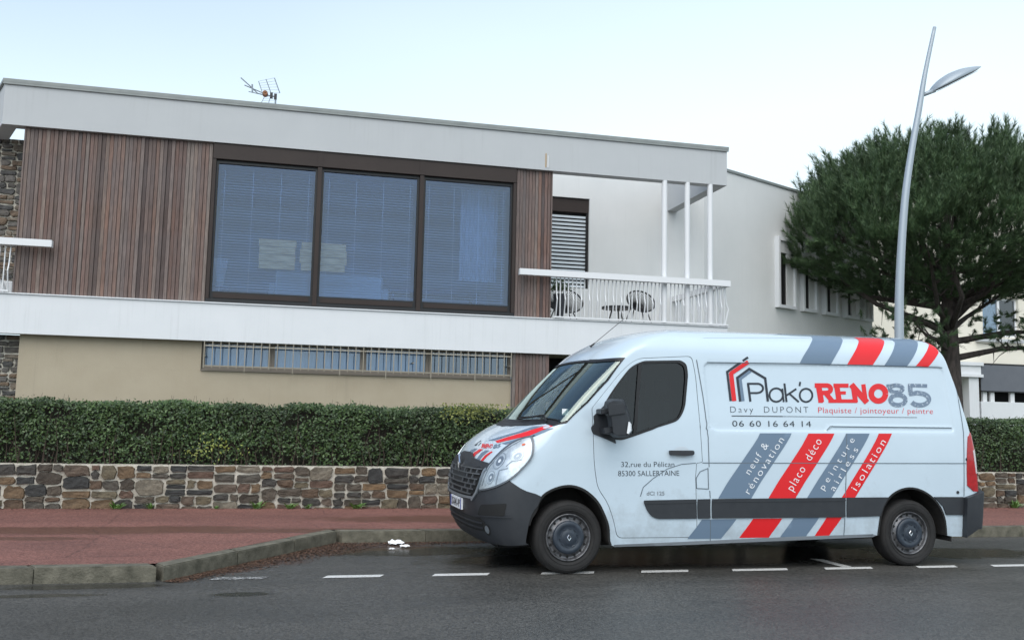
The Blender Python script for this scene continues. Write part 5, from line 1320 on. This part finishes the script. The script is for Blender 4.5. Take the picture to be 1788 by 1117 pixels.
for a, b in (((0, .085), (.048, 0)), ((.048, 0), (0, -.085)), ((0, -.085), (-.048, 0)), ((-.048, 0), (0, .085))):
    A3 = np.array([x_, HW+a[0], c[2]+.02+a[1]]); B3 = np.array([x_, HW+b[0], c[2]+.02+b[1]]); em.tube([A3, B3], .011, 5)
em.build('emblem', m_chrome, van, local=True)
# headlight
hlo = dens(hl, .03)
hls = skin('headlight', hlo, m_hl, off=.020, step=.03, thick=.02)
trim('headlight_rim', hlo, .016, m_gbar, off=.024, closed=True, parent=hls)
def spot(name, px, py, r_, m, off, parent, sq=1.0, n=20):
    u, v = hit(px, py); k = 1/max(.25, np.linalg.norm(surf(u+.01, v, False)-surf(u-.01, v, False))/.02)
    return skin(name, [(u+r_*sq*k*cos(2*pi*i/n), v+r_*sin(2*pi*i/n)) for i in range(n)], m, off=off, step=.03, parent=parent)
for px, py, r_, sq in ((874, 806, .075, .85), (904, 797, .052, 1.1), (859, 834, .062, .8)):
    spot('lamp_bowl', px, py, r_, m_lring, .022, hls, sq); spot('lamp_bowl', px, py, r_*.86, m_hl, .0225, hls, sq); spot('lamp_bowl', px+1, py, r_*.6, m_hld, .023, hls, sq); spot('lamp_bulb', px+1, py, r_*.22, m_wht, .024, hls, sq)
for P in (((868, 846), (874, 822), (888, 818)), ((885, 815), (895, 806), (912, 803)), ((845, 848), (856, 818), (880, 790), (912, 771))): trim('lamp_edge', hp(*P), .008, m_silver, off=.024, parent=hls)
spot('indicator_bulb', 915.5, 778, .010, m_amber, .024, hls, 1.6)
skin('headlight_cover', hlo, m_hlc, off=.034, step=.04, parent=hls)
hl2 = mk('headlight', [[v.co.x, 2*HW-v.co.y, v.co.z] for v in hls.data.vertices], [tuple(f.vertices)[::-1] for f in bpy.data.objects['headlight'].data.polygons], m_hl, van, True, local=True)
# bumper openings
skin('side_scoop', dens(rnd(hp((836, 898), (842, 880), (886, 878), (882, 900)), .02), .03), m_under, off=.016, step=.04)
trim('scoop_edge', hp((834, 898.5), (862, 900.5), (894, 902)), .012, m_plast, off=.028)
spot('fog_lamp', 853, 923, .052, m_under, .017, van, .9); spot('fog_lamp', 853, 923, .036, m_hld, .019, van, .9)
skin('lower_intake', dens([(0, .50), (.30, .50), (.36, .47), (.33, .38), (0, .37)], .04), m_under, off=.017, step=.04, mirror='same', weld=True)
for v_ in (.41, .455): trim('intake_bar', [(0, v_), (.33, v_)], .012, m_plast, off=.028, mirror=True, thick=.01)
# --- number plate
c = surf(0.0, .585, False); PX = c[0]-.034
q = MB(); q.box(PX, PX+.02, HW-.26, HW+.26, .53, .64); plate = q.build('number_plate', m_wht, van, local=True)
for y0, y1 in ((HW-.26, HW-.228), (HW+.228, HW+.26)): q = MB(); q.box(PX-.0015, PX, y0, y1, .53, .64); q.build('plate_band', mat('plate_blue', (.02, .06, .35), .4), plate, local=True)
# --- lettering helpers
def tmesh(s, off=0.0, space=1.0):
    cu = bpy.data.curves.new('t', 'FONT'); cu.body = s; cu.offset = off; cu.space_character = space; cu.resolution_u = 3
    o = bpy.data.objects.new('t', cu); col.objects.link(o); me = bpy.data.meshes.new_from_object(o); V = np.array([v.co for v in me.vertices])[:, :2]; F = [tuple(p.vertices) for p in me.polygons]
    bpy.data.objects.remove(o); bpy.data.meshes.remove(me); bpy.data.curves.remove(cu); return V, F
CAPH = tmesh('H')[0][:, 1].max()
def lay(name, V, F, m, off=.0035, parent=None):
    """V in side (x, z) -> on the skin"""
    V = np.array(V, float); u, v = u_of(V[:, 0], V[:, 1]); P = surf(u, v, True)+NSG*normal(u, v)*off
    return mk(name, P, F, m, parent or van, local=True)
def oriented(V, F):
    out = []
    for f in F:
        a = sum(V[f[i]][0]*V[f[(i+1) % len(f)]][1]-V[f[(i+1) % len(f)]][0]*V[f[i]][1] for i in range(len(f))); out.append(tuple(f) if a > 0 else tuple(reversed(f)))
    return out
def text(name, s, p0, p1, pt, m, off=0.0, space=1.0, ctr=False, lift=.0035, parent=None):
    """p0,p1: foot of first and last letter; pt: top of a capital above p0 (survey pixels)"""
    V, F = tmesh(s, off, space); x0, x1 = V[:, 0].min(), V[:, 0].max(); A_, B_, T_ = [np.array(q) for q in hxz(p0, p1, pt)]
    W_ = A_+np.outer((V[:, 0]-x0)/(x1-x0), B_-A_)+np.outer(V[:, 1]/CAPH, T_-A_)
    return lay(name, W_, oriented(W_, F), m, lift, parent)
def shape(name, P, m, lift=.003, step=.05, parent=None):
    """flat vinyl shape, P in survey pixels"""
    Q = xz(hxz(*P)); return skin(name, dens(Q, .05), m, off=lift, step=step, parent=parent)
def stroke(name, lines, m, lift=.003, o=(0, 0), k=1.0, parent=None):
    """lines: list of (points, width) in survey-crop units"""
    V = []; F = []
    for n_, (P, w_) in enumerate(lines):
        P = [(o[0]+x/k, o[1]+y/k) for x, y in P]; R_ = ribbon(P, w_/k); X = hxz(*R_); n = len(P); b = len(V); V += X
        F += [(b+i, b+i+1, b+2*n-2-i, b+2*n-1-i) for i in range(n-1)]
    V = np.array(V); return lay(name, V, oriented(V, F), m, lift, parent)
def arc(cx, cy, rx, ry, a0, a1, n=20): return [(cx+rx*cos(radians(a0+(a1-a0)*i/n)), cy+ry*sin(radians(a0+(a1-a0)*i/n))) for i in range(n+1)]
# side stripes
def c3(*P): return [(1180+x/4.257, 740+y/4.257) for x, y in P]
def c2(*P): return [(1250+x/4.257, 570+y/4.257) for x, y in P]
for P, m in ((((625, 68), (860, 68), (560, 552), (315, 552)), m_gv), (((985, 70), (1178, 70), (888, 550), (688, 550)), m_red), (((1265, 70), (1440, 70), (1155, 548), (975, 548)), m_gv), (((1508, 70), (1605, 70), (1330, 547), (1232, 547)), m_red),
             (((193, 708), (450, 705), (335, 850), (85, 852)), m_gv), (((575, 702), (790, 700), (690, 842), (470, 844)), m_red), (((875, 697), (1065, 693), (965, 834), (775, 838)), m_gv), (((1120, 692), (1235, 690), (1135, 832), (1030, 832)), m_red)):
    shape('stripe', c3(*P), m)
for (tl_, tr_, br_, bl_), m in ((((745, 45), (968, 50), (850, 288), (620, 278)), m_gv), (((1085, 58), (1275, 60), (1165, 285), (975, 282)), m_red), (((1350, 62), (1520, 65), (1418, 297), (1250, 292)), m_gv), (((1582, 70), (1675, 75), (1578, 300), (1485, 293)), m_red)):
    f_ = .78; ml = (bl_[0]+(tl_[0]-bl_[0])*f_, bl_[1]+(tl_[1]-bl_[1])*f_); mr_ = (br_[0]+(tr_[0]-br_[0])*f_, br_[1]+(tr_[1]-br_[1])*f_)
    BL, BR, ML, MR = [np.array(q) for q in xz(hxz(*c2(bl_, br_, ml, mr_)))]
    vt = 2.50; TL = ML+(ML-BL)*(vt-ML[1])/(ML[1]-BL[1])*.38; TR = MR+(MR-BR)*(vt-MR[1])/(MR[1]-BR[1])*.38
    TL[1] = TR[1] = vt
    skin('stripe', dens([tuple(BL), tuple(BR), tuple(MR), tuple(TR), tuple(TL), tuple(ML)], .04), m, off=.003, step=.04)
# logo
S = lambda n, l, m, lift=.003: stroke(n, l, m, lift, (1250, 570), 4.257)
S('logo_roof', [([(85, 338), (238, 228)], 17), ([(86, 328), (113, 553)], 17)], m_ink, .0034)
S('logo_roof', [([(110, 352), (240, 262)], 30), ([(116, 345), (140, 553)], 33)], m_red, .003)
S('logo_roof', [([(160, 382), (251, 314), (370, 384), (390, 556)], 18), ([(161, 372), (184, 556)], 18)], m_ink, .0034)
S('logo_roof', [([(176, 394), (250, 338), (262, 330)], 22), ([(182, 384), (205, 553)], 24)], m_gv, .003)
S('logo_lettering', [([(242, 418), (260, 557)], 17), ([(238, 424), (305, 424)]+arc(312, 458, 42, 34, -88, 88)+[(305, 493), (250, 493)], 15)], m_ink)
S('logo_lettering', [(arc(452, 508, 50, 50, 0, 360, 28), 14), ([(497, 460), (508, 560)], 14)], m_ink)
S('logo_lettering', [([(513, 422), (529, 560)], 15), ([(602, 462), (530, 510)], 14), ([(550, 498), (620, 560)], 14)], m_ink)
S('logo_lettering', [([(631, 410), (625, 442)], 14), (arc(674, 510, 47, 49, 0, 360, 28), 14)], m_ink)
S('logo_lettering', [([(765, 424), (788, 562)], 42), ([(738, 437), (825, 437)]+arc(828, 464, 30, 27, -80, 85, 10)+[(815, 492), (780, 492)], 34), ([(822, 495), (868, 552)], 36), ([(765, 556), (800, 556)], 20)], m_red)
S('logo_lettering', [([(900, 426), (922, 562)], 40), ([(878, 438), (990, 438)], 30), ([(905, 492), (970, 492)], 24), ([(840, 553), (1055, 553)], 27)], m_red)
S('logo_lettering', [([(1022, 428), (1043, 562)], 36), ([(1010, 430), (1128, 564)], 44), ([(1100, 428), (1119, 564)], 32)], m_red)
S('logo_lettering', [(arc(1212, 498, 53, 54, 0, 360, 28), 42)], m_red)
S('logo_number', [(arc(1345, 462, 48, 26, 0, 360, 24), 30), (arc(1358, 545, 56, 38, 0, 360, 24), 32), ([(1272, 440), (1330, 436)], 22)], m_gdis, .0032)
S('logo_number', [([(1432, 436), (1575, 440)], 26), ([(1448, 440), (1452, 500)], 34), ([(1440, 500), (1500, 492)]+arc(1520, 540, 68, 44, -75, 150, 18), 34)], m_gdis, .0032)
text('name_lettering', 'Davy  DUPONT', *c2((112, 638), (692, 640), (110, 592)), m_ink, off=-.018, space=1.35)
text('trade_lettering', 'Plaquiste / jointoyeur / peintre', *c2((765, 640), (1618, 648), (764, 598)), m_red, off=-.012, space=1.05)
S('underline', [([(120, 663), (500, 667)], 6), ([(500, 667), (1500, 675)], 3.4)], m_ink)
text('phone_lettering', '06 60 16 64 14', *c2((126, 741), (712, 744), (124, 698)), m_ink, off=-.004, space=1.12)
def slant(s, a, b, h, sp, name='stripe_lettering'):
    a_, b_ = c3(a)[0], c3(b)[0]; d = np.array(b_)-a_; n = np.array([d[1], -d[0]])/np.linalg.norm(d)*h/4.257; n = n if n[0] < 0 else -n
    text(name, s, a_, b_, (a_[0]+n[0], a_[1]+n[1]), m_wht, off=-.008, space=sp, lift=.0052)
slant('neuf &', (548, 378), (690, 158), 52, 1.3); slant('rénovation', (545, 522), (806, 118), 52, 1.25)
slant('placo', (868, 500), (966, 334), 60, 1.2); slant('déco', (1000, 276), (1087, 128), 60, 1.2); slant('peinture', (1098, 492), (1330, 118), 46, 1.6); slant('airless', (1176, 500), (1356, 190), 46, 1.5); slant('isolation', (1342, 497), (1562, 134), 52, 1.3)
def c4(*P): return [(1000+x/3.723, 560+y/3.723) for x, y in P]
text('address_lettering', '32,rue du Pélican', *c4((315, 948), (660, 947), (314, 915)), m_ink, off=-.006, parent=doorp)
text('address_lettering', '85300 SALLERTAINE', *c4((295, 1008), (692, 1005), (294, 974)), m_ink, off=-.006, parent=doorp)
text('model_badge', 'dCi 125', (1129, 864), (1160, 864), (1129, 857.5), m_silver, off=.02, parent=doorp)
# bonnet vinyl
def c1(*P): return [(770+x/4.1375, 690+y/4.1375) for x, y in P]
for P, m in ((((392, 330), (600, 267), (782, 216), (828, 218), (645, 290), (408, 344)), m_red), (((340, 326), (560, 262), (672, 224), (745, 222), (600, 262), (385, 326)), m_gv), (((438, 346), (640, 292), (770, 240), (815, 236), (660, 302), (468, 355)), m_gv), (((480, 357), (560, 327), (655, 306), (600, 325), (506, 357)), m_red),
             (((190, 432), (215, 396), (243, 382), (262, 384), (226, 412), (194, 460)), m_gv), (((190, 486), (240, 412), (280, 387), (305, 389), (250, 432), (216, 488)), m_red), (((237, 488), (290, 417), (325, 396), (350, 398), (300, 437), (262, 491)), m_gv), (((270, 492), (320, 432), (365, 403), (375, 408), (332, 442), (288, 493)), m_red)):
    shape('bonnet_stripe', c1(*P), m, lift=.003)
S1 = lambda n, l, m, lift=.003: stroke(n, l, m, lift, (770, 690), 4.1375)
S1('bonnet_lettering', [([(222, 358), (290, 326)], 4), ([(240, 362), (262, 346)], 4), ([(268, 364), (290, 340)], 4)], m_ink)
text('bonnet_lettering', 'RENO', *c1((292, 378), (366, 380), (300, 350)), m_red, off=.03)
text('bonnet_lettering', '85', *c1((372, 384), (425, 376), (385, 356)), m_gv, off=.02)
# plate characters
V, F = tmesh('DS-041-VP', .015); x0, x1 = V[:, 0].min(), V[:, 0].max()
W_ = [(PX-.0025, HW-.20+.40*(a-x0)/(x1-x0) if False else HW+.20-.40*(1-(a-x0)/(x1-x0)) if False else HW+.20-.40*(a-x0)/(x1-x0), .548+.075*b/CAPH) for a, b in V]
mk('plate_lettering', W_, F, m_ink, plate, local=True)
# --- wheels
def wheel(cx, cz, y0, sgn, nm='wheel'):
    """outer face at y0; sgn +1 = body lies towards +y"""
    R_ = .335; g = sgn
    t = MB(); t.lathe([(g*a, r) for a, r in ((.030, .215), (.012, .235), (.004, .262), (.0, .285), (.008, .308), (.022, .326), (.045, R_), (.11, R_+.002), (.175, R_), (.20, .326), (.215, .30), (.215, .22))], (cx, y0, cz), 'y', 56)
    w_ = t.build(nm, m_tyre, van, True, local=True)
    q = MB()
    for rr_ in (.249, .298): q.lathe([(g*.0028, rr_-.003), (g*-.0005, rr_), (g*.0028, rr_+.003)], (cx, y0, cz), 'y', 56)
    q.build('sidewall_ring', m_tyre, w_, True, local=True)
    q = MB(); q.lathe([(g*a, r) for a, r in ((.028, .218), (.010, .214), (.014, .206), (.030, .200), (.046, .196), (.050, .182), (.046, .168), (.034, .158), (.030, .14), (.030, .01))], (cx, y0, cz), 'y', 56); q.build('rim', m_rim, w_, True, local=True)
    q = MB()
    for k in range(16):
        a = 2*pi*k/16; c = np.array([cx+.176*cos(a), y0+g*.0475, cz+.176*sin(a)]); n = 10
        q.add([c+np.array([.017*cos(a)*cos(b)-.012*sin(a)*sin(b), -g*.003, .017*sin(a)*cos(b)+.012*cos(a)*sin(b)]) for b in np.linspace(0, 2*pi, n, endpoint=False)], [tuple(range(n))])
    tag(q.build('rim_holes', m_under, w_, local=True), kind='stuff')
    q = MB(); q.lathe([(g*a, r) for a, r in ((.030, .152), (.010, .150), (.004, .142), (.0, .112), (.004, .107), (.003, .070), (-.003, .060), (-.004, .040), (-.004, .0))], (cx, y0, cz), 'y', 40)
    hc = q.build('hub_cap', m_cap_, w_, True, local=True)
    q = MB()
    for k in range(10):
        a = 2*pi*k/10+.2; p = np.array([cx+.085*cos(a), y0-g*.001, cz+.085*sin(a)]); e = np.array([-sin(a), 0, cos(a)])*.014; q.tube([p-e, p+e], .005, 5)
    tag(q.build('hub_studs', m_cap_, hc, local=True), kind='stuff')
    q = MB()
    for a, b in (((0, .026), (.018, 0)), ((.018, 0), (0, -.026)), ((0, -.026), (-.018, 0)), ((-.018, 0), (0, .026))): q.tube([(cx+a[0], y0-g*.006, cz+a[1]), (cx+b[0], y0-g*.006, cz+b[1])], .0048, 5)
    q.build('emblem', m_chrome, hc, local=True)
FX, RX_ = vpl(993.5, 938, .02)[0], vpl(1590, 935, .03)[0]
wheel(FX, .335-FX*TILT, .020, 1); wheel(RX_, .335-RX_*TILT, .030, 1); wheel(FX, .335-FX*TILT, 2*HW-.02, -1); wheel(RX_, .335-RX_*TILT, 2*HW-.03, -1)
# arch liners
for P, dep in ((archF, .42), (archR, .36)):
    Q = dens(P, .05, False); A_ = np.array(Q); S_ = surf(A_[:, 0], A_[:, 1], False)+np.array([0, .004, 0]); n = len(S_); V = S_.tolist()+[[p[0], dep, p[2]] for p in S_]
    F = [(i, i+1, n+i+1, n+i) for i in range(n-1)]+[tuple(range(n, 2*n))]
    mk('arch_liner', V, F, m_liner, van, local=True); mk('arch_liner', [[x, 2*HW-y, z] for x, y, z in V], [f[::-1] for f in F], m_liner, van, local=True)
mf = vpl(1652, 925, .15)
q = MB(); q.box(mf[0]-.055, mf[0]-.045, .02, .30, .20, .56); q.build('mud_flap', m_liner, van, local=True)
# under and inside
q = MB(); q.box(-.55, 4.30, .43, 2*HW-.43, .20, .50); q.box(.70, RX_-.50, .10, .429, .245, .45); q.box(.70, RX_-.50, 2*HW-.429, 2*HW-.10, .215, .45); q.box(-.70, 4.5, .46, 2*HW-.46, .501, .56); q.build('chassis', m_under, van, local=True)
q = MB(); q.tube([(1.2, .55, .22), (3.1, .55, .22)], .04, 8); q.tube([(RX_, .2, .30), (RX_, 2*HW-.2, .30)], .06, 8); q.tube([(FX, .25, .33), (FX, 2*HW-.25, .33)], .035, 8); q.build('axle', m_under, van, local=True)
q = MB(); q.box(.45, 1.42, .12, 2*HW-.12, .56, .60); q.box(1.38, 1.42, .14, 2*HW-.14, .601, 2.02); q.build('bulkhead', m_bulk, van, local=True)
q = MB(); q.box(-.18, .30, .13, 2*HW-.13, .95, 1.30, bev=.04); q.box(-.10, .22, .25, .75, 1.301, 1.40, bev=.02); q.build('dashboard', m_dash, van, local=True)
def seat(y):
    q = MB(); q.box(.62, 1.12, y, y+.46, .75, .95, bev=.04); q.box(1.10, 1.24, y+.02, y+.44, .90, 1.62, bev=.05); q.box(1.12, 1.22, y+.11, y+.35, 1.66, 1.86, bev=.04); q.tube([(1.17, y+.17, 1.6), (1.17, y+.17, 1.68)], .01, 5); q.tube([(1.17, y+.29, 1.6), (1.17, y+.29, 1.68)], .01, 5); q.build('seat', m_seat, van, local=True)
seat(.24); seat(.88); seat(1.34)
q = MB(); cc = np.array([.42, .47, 1.36]); R_ = .19
q.tube([cc+np.array([.35*R_*sin(a)*1.2, R_*cos(a), R_*sin(a)*.9]) for a in np.linspace(0, 2*pi, 25)], .015, 6, cap=False); q.tube([cc, cc+np.array([-.25, 0, -.12])], .03, 6); q.tube([cc+np.array([0, -R_, 0]), cc+np.array([0, R_, 0])], .012, 5); q.build('steering_wheel', m_dash, van, local=True)
# wipers, aerial
def on(u, v, off): 
    u = np.array([u]); v = np.array([v]); return (surf(u, v, False)+NSG*normal(u, v)*off)[0]
q = MB(); q.tube([on(.50, 1.385, .02), on(.42, 1.44, .035), on(.10, 1.40, .03)], .009, 5); q.tube([on(.66, 1.405, .022), on(.30, 1.43, .03), on(.05, 1.425, .02)], .006, 4); q.build('wiper', m_rub, van, local=True)
a0 = on(.02, 2.19, .01); a1 = vpl(1090, 556, 1.0)
q = MB(); q.tube([a0, a0+(a1-a0)*.12], [.014, .008], 6); q.tube([a0+(a1-a0)*.1, a1], .0035, 5); q.build('aerial', m_rub, van, local=True)
# licence discs on the screen
q = MB(); c = on(.60, 1.50, -.012); q.box(c[0]-.03, c[0]+.03, c[1]-.002, c[1]+.002, c[2]-.03, c[2]+.03); q.build('windscreen_sticker', m_wht, van, local=True)
# roof seam
trim('roof_seam', hp((1228, 590), (1400, 590), (1560, 594), (1632, 598)), .006, mat('seam_paint', (.42, .48, .53), .4), off=.002)
